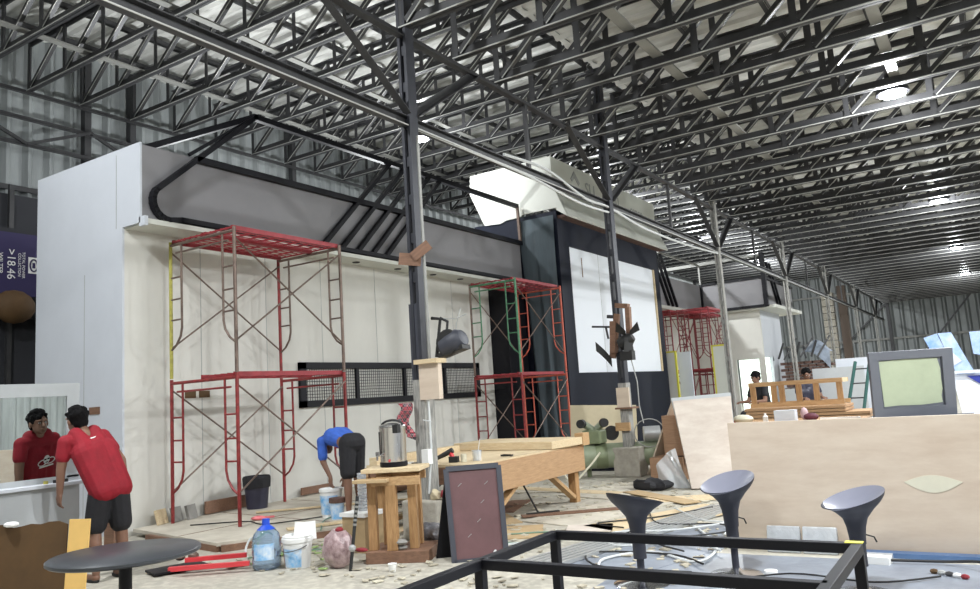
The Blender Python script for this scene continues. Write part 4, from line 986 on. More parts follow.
def edge(a, b_): return MB().bar(a, b_, .045, .035, (P1-P0).cross(Q0-P0))
f = MB()
for a, b_ in ((P0,P1),(P1,Q1),(Q1,Q0),(Q0,P0)):
    f.bar(a, b_, .05, .03, (P1-P0).cross(Q0-P0))
obj('front_frame', f, M['slate'], ab)
obj('front_face', lean(P0,P1,Q0,Q1,-.006,.02), M['brownboard'], ab)
nn = (P1-P0).cross(Q0-P0).normalized()
back = V((-.31,.13,0))
obj('rear_leaf', lean(P0+back,P1+back,Q0+V((-.02,.02,0)),Q1+V((-.02,.02,0)),.02), M['black'], ab)
scr = MB()
for a, c in ((.3,.25),(.5,.4),(.7,.8),(.2,.8),(.6,.6)):
    p = P0.lerp(P1,a).lerp(Q0.lerp(Q1,a),c); scr.bar(p-nn*-.004, p+V((.03,.02,.03)), .005, .004)
    
obj('chalk_mark', scr, M['letter'], ab)

# ------------------------------------------------------------------ workbench
wb = thing('workbench', 'large rough timber workbench with a deep side beam', 'workbench', (-5.7, 8.6, 0))
obj('top', MB().box(-6.55,-4.95,7.3,9.95,.745,.775), M['pinelight'], wb)
obj('side_beam', MB().box(-4.98,-4.93,7.3,10.0,.42,.755), M['piney'], wb)
obj('end_beam', MB().box(-6.5,-4.98,7.3,7.35,.55,.745), M['brownwood'], wb)
obj('back_beam', MB().box(-6.58,-6.53,7.3,9.95,.50,.745), M['piney'], wb)
for x, y in ((-5.05,9.85),(-6.45,9.8),(-5.08,7.45),(-6.45,7.45)):
    obj('leg', MB().box(x-.055,x+.055,y-.055,y+.055,0,.745), M['pinez'], wb, bevel=.003)
obj('knee_brace', MB().bar((-5.03,9.75,.08),(-5.03,9.1,.46),.045,.10,(1,0,0)), M['pine'], wb)
obj('knee_brace', MB().bar((-5.03,7.6,.1),(-5.03,8.3,.46),.045,.10,(1,0,0)), M['pine'], wb)
obj('knee_brace', MB().bar((-6.4,9.7,.1),(-6.4,9.1,.5),.045,.10,(1,0,0)), M['pine'], wb)
plank((-6.55,9.62,.83), (-4.90,9.50,.83), .85, .10, 'thick pale timber slab lying on the far half of the workbench', 'pinelight', 'timber_slab', 'slab')
plank((-6.44,7.3,.82), (-6.44,9.05,.82), .12, .09, 'long pale beam along the far edge of the workbench', 'pinelight', 'timber_beam', 'beam')
tag(obj('timber_block', MB().box(-4.99,-4.86,9.86,10.06,.76,.93), M['pine'], bevel=.004), 'short timber block at the far corner of the workbench', 'block')
dr = thing('power_drill', 'black and red cordless drill lying on the workbench', 'drill', (-5.55, 7.55, .775))
dr.rotation_euler = (0,0,.3)
obj('body', MB().tube([(-.10,0,.05),(.02,0,.10),(.11,0,.14)],[.022,.03,.034],10), M['rubber'], dr, local=True, smooth=True)
obj('grip', MB().bar((.08,0,.12),(.12,-.03,.03),.035,.045), M['redplastic'], dr, local=True)
obj('battery', MB().box(.07,.18,-.06,.02,0,.07), M['rubber'], dr, local=True, bevel=.006)
obj('chuck', MB().tube([(-.10,0,.05),(-.18,0,.02)],[.018,.01],10), M['alu'], dr, local=True)
cu = thing('plastic_cup', 'translucent plastic cup with a stick in it on the workbench', 'cup', (-5.22, 7.75, .775))
obj('cup', MB().lathe([(.05,0),(.058,.12),(.06,.12),(.054,.10)],20), M['plasticclear'], cu, local=True, smooth=True); obj('stick', MB().tube([(0,0,.01),(.04,.02,.25)],.004,5), M['plasticwhite'], cu, local=True)
o = obj('marker_tin', MB().lathe([(.035,0),(.035,.09),(.03,.09)],16), M['putty'], local=True); o.location = (-5.32,7.62,.775); tag(o, 'small pale tin beside the drill on the workbench', 'tin')
o = obj('pliers', MB().bar((-.07,0,.015),(.09,.02,.015),.02,.02).bar((-.07,.05,.015),(.09,.0,.015),.02,.02), M['rubber'], local=True); o.location = (-5.1,8.2,.775); tag(o, 'dark pliers on the workbench in front of the timber slab', 'pliers')
for i in range(4):
    o = obj('screw_packet', MB().box(-.05,.05,-.03,.03,0,.02), M[('cardpale','paper','steel','putty')[i]], local=True); o.location = (-6.15+.14*i,7.42+.05*(i % 2),.775); o.rotation_euler = (0,0,i*.7)
    tag(o, ['pale card packet at the left end of the workbench, next to the post','white packet on the workbench, second from the post','dark metal bracket on the workbench, left of the drill','cream packet on the workbench just left of the drill'][i], 'packet')
sv = thing('push_broom', 'thin dark broom standing under the workbench', 'broom', (-5.15, 8.7, 0))
obj('handle', MB().tube([(-5.15,8.55,.5),(-5.02,8.75,.03)],.012,6), M['rubber'], sv); obj('brush', MB().bar((-5.1,8.6,.02),(-4.8,8.9,.02),.06,.04), M['rubber'], sv)

# ------------------------------------------------------------------ things at the second post
YQ = 12.84
cc = thing('air_compressor', 'green air compressor with two-cylinder pump behind the second post', 'compressor', (-6.0, 12.7, 0))
def cyl(p, q, r, n=20): return MB().tube([p, q], r, n)
Mr = .21
A0, A1 = V((-6.55,12.35,.36)), V((-5.15,13.15,.36)); dd = (A1-A0).normalized()
obj('tank', MB().tube([A0-dd*.09,A0-dd*.05,A0,A1,A1+dd*.05,A1+dd*.09],[.09,.17,Mr,Mr,.17,.09],24), M['comp'], cc, smooth=True)
obj('tank_band', MB().tube([A0+dd*.35,A0+dd*.55],Mr+.006,24), M['compd'], cc, smooth=True)
obj('pump_block', MB().box(-6.40,-6.05,12.35,12.65,.58,.82), M['compd'], cc, bevel=.03)
for s in (-1, 1):
    c = V((-6.22,12.5,.80)); e = c+dd*s*.16+V((0,0,.12)); q = MB()
    for k in range(6): q.tube([c.lerp(e,.3+k*.12), c.lerp(e,.36+k*.12)], .065, 16)
    q.tube([c, e], .06, 12); obj('cylinder', q, M['comp'], cc)
    obj('air_filter', MB().tube([e+dd*s*.02+V((.03,-.1,.02)), e+dd*s*.05+V((.07,-.2,.02))], .075, 18), M['rubber'], cc, smooth=True)
obj('flywheel', MB().tube([(-6.0,12.74,.74),(-6.02,12.77,.74)], .13, 24), M['steel'], cc)
obj('motor', MB().tube([(-5.45,12.85,.70),(-5.20,12.98,.70)], .13, 20), M['alu'], cc, smooth=True)
obj('belt_guard', MB().tube([V((-5.3+.24*math.cos(a),12.75+.1*math.cos(a),.72+.24*math.sin(a))) for a in [i*2*PI/20 for i in range(20)]], .01, 5, closed=True), M['steel_light'], cc)
for x, y in ((-6.5,12.25),(-6.4,12.55),(-5.2,12.95),(-5.1,13.2)): obj('foot', MB().box(x-.03,x+.03,y-.03,y+.03,0,.2), M['compd'], cc)
obj('hose', MB().tube([(-6.75,12.1,.45),(-6.65,11.95,.2),(-6.5,11.9,.04),(-6.3,11.95,.06),(-6.1,12.1,.3),(-6.0,12.2,.45)], .018, 6), M['putty'], cc)
cc.location += V((.22,.14,0))
o = obj('cardboard_sheet', MB().box(-.62,.62,-.01,.01,0,.78), M['cardpale'], local=True); o.location = (-6.25,13.55,.45); o.rotation_euler = (-.18,.06,.5); tag(o, 'pale cardboard sheet standing behind the air compressor', 'cardboard')
tag(obj('support_box', MB().box(-6.6,-5.8,13.62,13.9,0,.5), M['navy']), 'dark box carrying the cardboard sheet behind the compressor', 'box')
tag(obj('plywood_box', MB().box(XG-.10,XG+.13,YQ-.14,YQ-.09,1.18,1.52), M['ply']), 'small plywood board nailed on the second post', 'board')
tag(obj('plywood_shelf', MB().box(XG-.14,XG+.18,YQ-.16,YQ+.16,1.15,1.18), M['brownwood']), 'thin wooden shelf under the small board on the second post', 'shelf')
tag(obj('wooden_collar', MB().box(XG-.16,XG+.10,YQ-.16,YQ-.10,.78,.92), M['pine']), 'short pine piece tied low on the second post', 'timber')
fn = thing('industrial_fan', 'black industrial fan tilted on a wooden bracket at the second post', 'fan', (XG, YQ-.2, 2.6))
def Q(dx, dz, dy=-.12): return V((XG+dx*.66, YQ+dy, 2.50+dz*.74))
br = obj('wooden_bracket', MB().bar(Q(-.18,-.62),Q(.06,.42),.10,.07,(0,1,0)).bar(Q(.05,.62),Q(.40,.57),.08,.13,(0,1,0)).bar(Q(.38,.55),Q(.34,-.35),.08,.10,(0,1,0)).bar(Q(-.12,-.5),Q(-.05,.25),.1,.16,(0,1,0)), M['brownwood'], fn)
obj('cross_arm', MB().bar(Q(-.70,.18),Q(-.1,.12),.03,.035).bar(Q(-.30,.15),Q(-.25,-.15),.03,.03,(0,1,0)).bar(Q(-.22,.38),Q(-.06,.36),.06,.08,(0,1,0)), M['steel'], fn)
obj('motor', MB().lathe([(.05,-.16),(.11,-.13),(.12,.05),(.07,.14)],18,Q(.30,-.25,-.2),Matrix.Rotation(1.1,3,'Y')), M['rubber'], fn, smooth=True)
obj('motor', MB().box(XG+.1,XG+.32,YQ-.3,YQ-.15,1.98,2.14), M['rubber'], fn)
for a in (0, 1, 2):
    an = a*2*PI/3+.5
    def bl(u, v, an=an):
        r = .05+.24*u; w = (.10+.08*u)*(v-.5); x = r*math.cos(an)-w*math.sin(an); z = r*math.sin(an)+w*math.cos(an)
        return Q(.42,-.12,-.3)+V((x*.72+0, .25*x+.10*(v-.5), z))
    obj('blade', MB().grid(bl, 6, 3), M['rubber'], fn)
obj('lower_wing', MB().grid(lambda u, v: Q(-.55+.42*u, -.42-.42*u+.22*v, -.25+.05*math.sin(u*3)), 6, 3), M['rubber'], fn)
obj('cord', MB().tube([(XG+.28,YQ-.25,1.98),(XG+.34,YQ-.22,1.6),(XG+.33,YQ-.2,1.2),(XG+.38,YQ-.2,.9)], .01, 5), M['letter'], fn)
# sheets leaning at the right of the compressor
sk = thing('board_stack', 'leaning stack of brown boards on edge behind the plywood sheets', 'boards', (-4.6, 12.6, 0))
obj('boards', MB().box(-4.62,-4.2,12.3,13.3,.38,1.02), M['stackbrown'], sk)
obj('lower_boards', MB().box(-4.85,-4.3,12.2,13.2,0,.36), M['stackbrown'], sk)
o = obj('brown_sheet', lean((-5.22,12.95,.02),(-4.87,13.75,.02),(-4.42,12.3,1.26),(-4.0,13.2,1.26),.03), M['ply']); tag(o, 'long tan sheet leaning to the right against the board stack', 'sheet')
o = obj('plywood_sheet', lean((-3.84,11.15,0),(-3.25,11.45,0),(-4.20,11.72,1.24),(-3.42,12.12,1.26),.05), M['plygrey']); tag(o, 'broad pale plywood sheet leaning beside the long panel', 'plywood')
tag(obj('plywood_sheet', lean((-3.95,11.5,0),(-3.3,11.75,0),(-4.32,12.0,1.28),(-3.50,12.42,1.31),.06), M['greyboard']), 'second board leaning behind the broad plywood sheet, only its pale top edge in view', 'board')
fw_ = MB().grid(lambda u, v: V((-4.42+.30*u+.25*(1-v)*u, 11.40-.1*(1-v)+.06*math.sin(u*9+v*4), .02+.60*v*(.6+.4*u)-.1*abs(u-.5))), 12, 16)
tag(obj('plastic_wrap', fw_, M['plasticclear'], smooth=True), 'crumpled clear plastic wrap hanging beside the plywood sheet', 'wrap')
q = MB().ball((0,0,.07),(.30,.18,.09),18); q.v = [tuple(V(v)*(1+.15*math.sin(v[0]*22+v[1]*31))) for v in q.v]
o = obj('black_cloth', q, M['blackcloth'], local=True, smooth=True); o.location = (-4.42,11.1,0); tag(o, 'crumpled black cloth on the floor right of the second post block', 'cloth')

# ------------------------------------------------------------------ floor boards, cables, scraps
def fboard(cx, cy, w, l, a, label, m='plypale', z=.006, t=.012):
    o = obj('loose_board', MB().box(-w/2,w/2,-l/2,l/2,-t/2,t/2), M[m], local=True); o.location = (cx,cy,z+t/2-.005); o.rotation_euler = (0,0,a)
    return tag(o, label, 'board')
fboard(-4.3,9.1,.9,2.0,-.25,'pale board lying on the floor right of the workbench','plypale')
fboard(-4.9,11.0,1.0,1.6,-.3,'pale board lying in front of the second post block','plypale')
fboard(-3.3,8.7,.7,1.9,-.45,'pale thin sheet on the floor left of the long panel','pinelight',.02)
fboard(-5.4,8.3,.5,.9,.8,'brown board on the floor under the workbench','card')
fboard(-5.9,9.3,.6,1.1,.3,'darker brown board under the far end of the workbench','brownwood')
fboard(-6.2,11.0,1.2,.7,.2,'pale board on the floor behind the workbench','plypale')
fboard(-4.6,7.6,.5,.8,.5,'cardboard piece on the floor behind the easel board','card')
for i in range(6):
    a = (-3.75+.075*i, 6.2, .025); b_ = (-3.05+.07*i, 9.6, .025)
    tag(obj('aluminium_profile', MB().bar(a, b_, .045, .03), M['alu']), 'long aluminium profile on the floor behind the first stool, %s from the left' % (ORD[i] if i else 'first'), 'profile', 'aluminium profiles on the floor')
def cable(pts, r, m, label):
    # smooth the path
    P = [V(p) for p in pts]; out = []
    for i in range(len(P)-1):
        p0, p1, p2, p3 = P[max(i-1,0)], P[i], P[i+1], P[min(i+2,len(P)-1)]
        for k in range(6):
            t = k/6; out.append(.5*((2*p1)+(p2-p0)*t+(2*p0-5*p1+4*p2-p3)*t*t+(3*p1-p0-3*p2+p3)*t**3))
    out.append(P[-1]); tag(obj('cable', MB().tube(out, r, 6), M[m], smooth=True), label, 'cable', 'cables on the floor')
cable([(-2.9,6.0,.02),(-3.1,6.5,.02),(-2.8,6.9,.02),(-2.3,6.6,.02),(-2.3,7.2,.02),(-2.7,8.0,.02),(-3.1,8.6,.02)],.012,'cable','pale cable looping on the floor around the first stool')
cable([(-4.0,6.1,.07),(-4.2,6.6,.07),(-3.8,7.0,.07),(-4.1,7.5,.06)],.012,'cable','pale cable coiled over the aluminium profiles')
cable([(-2.2,6.2,.03),(-3.0,6.2,.03),(-3.3,6.7,.03),(-2.6,6.8,.03),(-2.2,6.5,.03)],.009,'rubber','dark cable loop on the floor by the first stool')
cable([(-3.4,9.2,.05),(-2.9,8.6,.03),(-2.5,8.4,.03),(-2.4,7.8,.03)],.01,'cable','pale cable beside the long panel foot')
cable([(-4.7,6.9,.02),(-4.2,7.0,.02),(-3.9,7.3,.02),(-4.2,7.6,.02),(-4.6,7.4,.02)],.01,'cableg','green cable on the floor behind the easel board')
cable([(-6.7,5.6,.02),(-6.2,6.2,.02),(-5.9,6.1,.02),(-5.8,6.6,.02),(-6.3,6.9,.02),(-6.6,6.6,.02)],.009,'cableg','green cable on the floor between the platform and the plywood box')
cable([(-6.75,6.7,.11),(-7.3,7.4,.12),(-7.0,8.0,.12),(-6.5,8.3,.02),(-6.2,8.0,.02)],.009,'cableg','thin cable across the platform towards the bending man')
cable([(-9.0,6.6,.11),(-8.4,7.0,.11),(-7.9,6.9,.11),(-7.5,7.6,.11),(-7.0,9.0,.11)],.008,'rubber','dark cable lying over the platform')
cable([(-7.0,5.95,.12),(-6.95,5.85,.16),(-6.85,5.7,.08),(-6.7,5.6,.02)],.012,'cable','pale hose end at the platform corner')
# cables strung along the girder
cable([(XG+.02,7.2,4.75),(XG+.03,8.8,4.74),(XG+.03,10.0,4.72),(XG+.03,11.6,4.62),(XG+.03,12.84,4.66)],.02,'cable','pale cable strung along the long girder between the first two posts')
cable([(XG+.03,9.2,4.9),(XG+.03,10.5,4.95),(XG+.03,11.8,4.74),(XG+.03,12.8,4.75),(XG+.03,14.5,4.62),(XG+.03,17,4.62),(XG+.03,19.5,4.72)],.022,'cable','pale cable sagging along the girder past the white header')
scraps = MB()
for k in range(900):
    x = random.uniform(-7.2,-2.2); y = random.uniform(5.2,12.0); 
    if x < -6.7 and y > 5.8: continue
    s = random.uniform(.01,.05); a = random.uniform(0,PI); z = random.uniform(.004,.012)
    scraps.box(-s,s,-s*random.uniform(.3,1),s*.6,0,z,Matrix.Translation((x,y,.008)) @ Matrix.Rotation(a,4,'Z') @ Matrix.Rotation(random.uniform(-.2,.2),4,'X'))
tag(obj('wood_scraps', scraps, M['scrap']), 'countless wood chips and scraps strewn over the concrete floor', 'scraps', kind='stuff')
gl = MB()
for k in range(40):
    x = random.gauss(-6.2,.35); y = random.gauss(6.1,.3); s = random.uniform(.02,.05)
    gl.box(-s,s,-s*.5,s*.5,0,.01,Matrix.Translation((x,y,.012)) @ Matrix.Rotation(random.uniform(0,PI),4,'Z'))
tag(obj('green_scraps', gl, M['greenleaf']), 'green and yellowish scraps on the floor near the paint bucket', 'scraps', kind='stuff')

# ------------------------------------------------------------------ foreground table frame
tf = thing('table_frame', 'black square-tube table frame in the foreground', 'frame', (-1.37, 3.2, 0))
z = .735
Fx0, Fx1, Fy1, Fym, Fy0 = -2.12, -.60, 3.86, 3.12, 1.9
for a, b_ in (((Fx0,Fy1),(Fx1,Fy1)),((Fx0,Fy1),(Fx0,Fy0)),((Fx1,Fy1),(Fx1,Fy0)),((Fx0,Fym),(Fx1,Fym)),((Fx0,Fy0),(Fx1,Fy0))):
    obj('rail', MB().bar((*a,z), (*b_,z), .045, .045), M['black'], tf, bevel=.003)
for a in ((Fx0,Fy1),(Fx1,Fy1),(Fx0,Fym),(Fx0,Fy0),(Fx1,Fy0)):
    obj('leg', MB().bar((*a,0), (*a,z-.02), .045, .045), M['black'], tf, bevel=.003)
obj('tape_mark', MB().box(Fx1-.05,Fx1+.024,Fy1-.02,Fy1+.024,z+.023,z+.026), M['yellowtape'], tf)['label'] = 'yellow tape on the corner'

# ------------------------------------------------------------------ stools
def stool(x, y, hz, tilt, az, label, sc=1.0, first=[None]):
    if first[0] is None:
        t = thing('bar_stool', label, 'stool', (x,y,0), group='grey tulip bar stools')
        R_ = Matrix.Identity(3)
        def prof(u, v):
            a = 2*PI*u
            # from the stem up to a wide rim that is higher on one side
            P_ = [(.055,-.33),(.058,-.27),(.066,-.20),(.085,-.13),(.13,-.07),(.18,-.02),(.205,.015),(.207,.03)]
            f = v*(len(P_)-1); i = min(int(f), len(P_)-2); w = f-i; r = P_[i][0]*(1-w)+P_[i+1][0]*w; zz = P_[i][1]*(1-w)+P_[i+1][1]*w
            lift = max(0,(v-.35)/.65)**1.5
            return V((r*math.cos(a)*(1+.10*lift), r*math.sin(a), .72+zz+lift*.072*math.cos(a)))
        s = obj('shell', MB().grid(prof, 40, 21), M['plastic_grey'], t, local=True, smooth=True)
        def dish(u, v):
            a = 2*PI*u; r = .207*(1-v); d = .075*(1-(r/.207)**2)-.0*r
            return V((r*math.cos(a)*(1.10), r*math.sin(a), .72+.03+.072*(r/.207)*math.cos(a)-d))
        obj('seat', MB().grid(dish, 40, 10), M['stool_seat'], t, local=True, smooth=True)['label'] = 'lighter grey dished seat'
        obj('stem', MB().tube([(0,0,.02),(0,0,.42)], .028, 16).tube([(0,0,.22),(0,0,.46)], .05, 20), M['plastic_grey'], t, local=True, smooth=True)
        obj('base', MB().lathe([(.21,0),(.215,.008),(.19,.02),(.06,.035),(.03,.06)],36), M['chrome'], t, local=True, smooth=True)
        obj('lever', MB().tube([(.05,-.02,.46),(.10,-.05,.44),(.11,-.06,.40)], .006, 6), M['rubber'], t, local=True)
        first[0] = t
    else:
        t = dup(first[0]); t['label'] = label; t.location = (x,y,0)
    t.rotation_euler = (0,0,az); t.scale = (sc, sc, hz)
    return t
stool(-2.48, 5.86, .865, 0, -2.02, 'dark grey tulip bar stool seen side on, left of the three', 1.02)
stool(-1.88, 6.32, .955, 0, 1.2, 'grey tulip bar stool with a light seat, at the left end of the long panel', .98)
stool(-.93, 6.02, .865, 0, .78, 'grey tulip bar stool in front of the long panel, rightmost of the three', .95)

# ------------------------------------------------------------------ long panel
lp = thing('plywood_partition', 'long low plywood panel with a white putty patch', 'panel', (-.6, 7.4, 0))
obj('sheet', MB().box(-2.13,1.2,7.35,7.40,.02,1.12), M['ply'], lp)
obj('foot_batten', MB().box(-2.13,1.2,7.40,7.46,0,.08), M['pine'], lp)
pts = [(-.73,.575)]
n = 14
up_ = [(-.73+.42*i/n, .59+.055*math.sin(PI*i/n)) for i in range(n+1)]; dn_ = [(-.31-.42*i/n, .59-.085*math.sin(PI*i/n)) for i in range(1, n)]
obj('putty_patch', MB().prism(up_+dn_, 7.345, 7.351, 'y'), M['putty'], lp)['label'] = 'leaf-shaped patch of white putty'
tag(obj('blue_profile', MB().box(-1.15,1.2,7.22,7.33,0,.04), M['blueprof']), 'blue metal strip along the foot of the long panel', 'strip')
for i, (x, lb) in enumerate(((-1.72,'clear plastic tray leaning on the panel foot, left one'),(-1.42,'clear plastic tray with blue tint leaning on the panel foot, right one'))):
    o = obj('plastic_tray', MB().box(-.14,.14,-.02,.02,0,.14), M['plasticclear'], local=True, bevel=.008); o.location = (x,7.24,.0); o.scale = (1,1,1.6); o.rotation_euler = (-.3,0,0); tag(o, lb, 'tray')
o = obj('small_box', MB().box(-.14,.14,-.05,.05,0,.06), M['paper'], local=True); o.location = (-1.0,7.0,0); o.rotation_euler = (0,0,-.1); tag(o, 'small white box on the floor in front of the blue strip', 'box')
o = obj('small_box', MB().box(-.12,.12,-.04,.04,0,.05), M['plasticclear'], local=True); o.location = (-.98,7.13,0); tag(o, 'small translucent box behind the white one at the panel foot', 'box')
for i, (x, y) in enumerate(((-1.65,6.45),(-1.72,5.2))):
    tag(obj('masking_roll', MB().lathe([(.03,0),(.05,0),(.05,.025),(.03,.025)],18,(x,y,.0)), M[('paper','rubber')[i]]), ['white tape roll on the floor behind the table frame','black tape roll on the floor inside the table frame'][i], 'tape')
for i in range(5):
    x = -.55+.05*i; y = 6.75-.03*i
    tag(obj('scrap_piece', MB().ball((x,y,.02),(.03,.02,.02),8), M[('cardbrown','letter','steel','paper','maroon')[i]]), ['brown','grey','dark','white','maroon'][i]+' scrap in the litter at the lower right', 'scrap')
cable([(-.9,7.0,.03),(-.5,7.05,.03),(-.25,6.95,.06),(-.2,6.8,.03)],.012,'rubber','black cable in the litter at the lower right')
M['bluesheet'] = mat('blue_grey_sheet', (.27,.30,.35), .4, col2=(.18,.20,.24), nscale=2.5, bump=.3, bscale=6)
fboard(-1.2,6.15,3.2,1.9,.03,'wide blue-grey sheet on the floor in front of the long panel','bluesheet',.0,.008)
fboard(-1.2,4.2,3.4,1.9,.0,'blue-grey sheet on the floor under the table frame','bluesheet',.0,.006)
fboard(-3.3,10.4,.5,2.6,-1.1,'pale board lying in front of the brown cardboard boxes and leaning sheet','pinelight',.01)
fboard(-5.9,10.9,.3,2.4,1.35,'long pale plank on the floor behind the workbench','pinelight',.01)
fboard(-4.0,10.3,.25,1.6,.9,'brown plank on the floor between workbench and black cloth','card',.02)
fboard(-4.6,8.9,.18,1.3,-.9,'narrow dark plank on the floor beside the broom','brownwood',.02)
fboard(-3.9,7.9,.5,.45,.4,'small square of pale plywood on the floor right of the workbench','plygrey',.02)
fboard(-6.1,7.2,.16,.9,.2,'narrow pale offcut left of the near post footing','pinelight',.01)
fboard(-6.2,6.45,.22,.3,.9,'cream card square on the floor beside the paint bucket','paper',.01)
cable([(-3.6,8.9,.04),(-3.2,8.2,.04),(-2.6,8.3,.04),(-2.4,7.9,.04),(-2.9,7.3,.04),(-2.5,6.9,.04)],.008,'rubber','dark cable winding between the first two stools and the leaning plywood')
cable([(-2.4,8.6,.04),(-2.9,7.9,.04),(-3.5,7.6,.04),(-3.2,7.0,.04),(-2.6,7.3,.04),(-2.2,7.0,.04)],.010,'cable','pale cable winding over the profiles left of the second stool')
cable([(-3.0,9.4,.04),(-3.4,8.6,.04),(-3.9,8.1,.04),(-3.5,7.9,.04)],.008,'rubber','thin dark cable beside the pale thin sheet')
cable([(-2.0,5.9,.02),(-1.5,6.4,.02),(-.9,6.3,.02),(-.5,6.6,.02)],.007,'rubber','thin dark cable over the blue-grey sheet')
fboard(-2.75,7.2,.9,2.4,-.3,'grey sheet on the floor left of the long panel','bluesheet',.003,.008)

# ------------------------------------------------------------------ behind the panel
shf = thing('low_table', 'low timber table behind the long panel carrying small items', 'table', (-2.6, 12.8, 0))
obj('top', MB().box(-3.6,-1.66,12.2,13.5,.80,.84), M['piney'], shf)
for x in (-3.5,-1.76):
    for y in (12.3,13.4): obj('leg', MB().box(x-.04,x+.04,y-.04,y+.04,0,.80), M['pine'], shf)
rk = thing('timber_rack', 'slatted pine rack lying on stacked planks behind the long panel', 'rack', (-2.75, 14.2, 0))
rx0, rx1, ry = -3.62, -2.10, 14.0
for z in (1.02, 1.38): obj('rail', MB().box(rx0,rx1,ry,ry+.08,z,z+.07), M['pine'], rk)
for z in (1.02, 1.38): obj('rail', MB().box(rx0,rx1,ry+.6,ry+.68,z,z+.07), M['pine'], rk)
for i, x in enumerate((-3.60,-3.25,-3.12,-2.84,-2.56,-2.20)): obj('slat', MB().box(x,x+.09,ry+.01,ry+.06,1.09,1.38), M['pinez'], rk)
for x in (rx0, rx1-.08): obj('end_rail', MB().box(x,x+.08,ry+.08,ry+.6,1.38,1.45), M['pinelight'], rk)
for i in range(4):
    z = .80+.055*i
    tag(obj('stacked_plank', MB().box(rx0-.05-.02*(i % 2),(-1.72 if i < 2 else rx1+.02),13.85,14.8,z-.0,z+.045), M['piney'], bevel=.003), 'long pine plank in the stack below the slatted rack, %s from the bottom' % ('first','second','third','fourth')[i], 'plank', 'planks under the slatted rack')
tag(obj('trestle', MB().box(-3.6,-3.4,13.9,14.75,0,.795).box(-2.1,-1.9,13.9,14.75,0,.795), M['pine']), 'timber trestle carrying the stacked planks', 'trestle')
items = (('bowl',-3.52,12.5,'redplastic','red bowl on the low table at the left end of the panel',(.09,.09,.05)),('bag',-3.35,12.45,'putty','white bag of powder next to the red bowl',(.16,.1,.07)),
  ('spray_can',-3.05,12.6,'paper','small white bottle on the low table behind the panel',(.05,.05,.13)),('carton',-2.72,12.5,'white','white carton on the low table behind the panel',(.15,.1,.12)),
  ('cloth',-2.38,12.6,'maroondark','maroon cloth bundle beside the white carton',(.11,.08,.06)),('cloth',-2.5,12.75,'palepink','pale pink bundle behind the maroon cloth',(.06,.06,.10)))
for n_, x, y, m_, lb, s in items:
    q = MB().box(-s[0],s[0],-s[1],s[1],0,s[2]*1.5) if n_ == 'carton' else (MB().lathe([(s[0]*.6,0),(s[0],s[2]*1.6),(s[0]*.9,s[2]*1.6),(s[0]*.5,.02)],18) if n_ == 'bowl' else (MB().lathe([(s[0]*.8,0),(s[0]*.8,s[2]*.7),(s[0]*.35,s[2]*.85),(s[0]*.35,s[2]*1.1)],14) if n_ == 'spray_can' else MB().ball((0,0,s[2]),s,12)))
    o = obj(n_, q, M[m_], local=True, smooth=n_ != 'carton'); o.location = (x,y,.84); tag(o, lb, n_.replace('_',' '))
tag(obj('paint_stick', MB().tube([(-3.50,12.5,.88),(-3.66,12.45,1.12)],.012,6), M['green_tube']), 'thin dark stick standing in the red bowl', 'stick')
tag(obj('white_strip', MB().bar((-2.25,12.6,.86),(-1.7,12.55,.86),.05,.04), M['paper']), 'white strip lying on the low table near the grey frame', 'strip')
# grey frame with film
sf = thing('framed_panel', 'slate grey framed panel covered with pale green film, standing behind the long panel', 'panel', (-1.05, 12.6, 0))
A, B_, Ct, D_ = V((-1.50,12.30,.84)), V((-.52,12.92,.84)), V((-1.46,12.18,1.78)), V((-.46,12.80,1.78))
def LV(u, v): return A.lerp(B_,u).lerp(Ct.lerp(D_,u),v)
nn = (B_-A).cross(Ct-A).normalized()
def quad(u0,u1,v0,v1,t,m,name):
    c = [LV(u0,v0),LV(u1,v0),LV(u1,v1),LV(u0,v1)]; vs = c+[p+nn*t for p in c]
    return obj(name, MB().add(vs, [(0,1,2,3),(7,6,5,4),(0,4,5,1),(1,5,6,2),(2,6,7,3),(3,7,4,0)]), m, sf)
quad(0,1,0,.16,.06,M['slateframe'],'frame_rail'); quad(0,1,.88,1,.06,M['slateframe'],'frame_rail'); quad(0,.11,.16,.88,.06,M['slateframe'],'frame_stile'); quad(.87,1,.16,.88,.06,M['slateframe'],'frame_stile')
quad(.11,.87,.16,.88,.02,M['slateframe'],'backing')
flm = [(.12,.86),(.45,.87),(.82,.86),(.85,.7),(.85,.55),(.86,.4),(.84,.3),(.85,.2),(.6,.18),(.3,.19),(.14,.18)]
n = len(flm); c = [LV(u,v)+nn*.022 for u, v in flm]; vs = c+[p+nn*.006 for p in c]
obj('film', MB().add(vs, [tuple(range(n)), tuple(range(n,2*n))[::-1]]+[(i,(i+1)%n,n+(i+1)%n,n+i) for i in range(n)]), M['film'], sf)
tag(obj('support_table', MB().box(-1.6,-.3,12.25,13.3,.0,.83), M['blackm']), 'dark box the grey framed panel stands on', 'box')
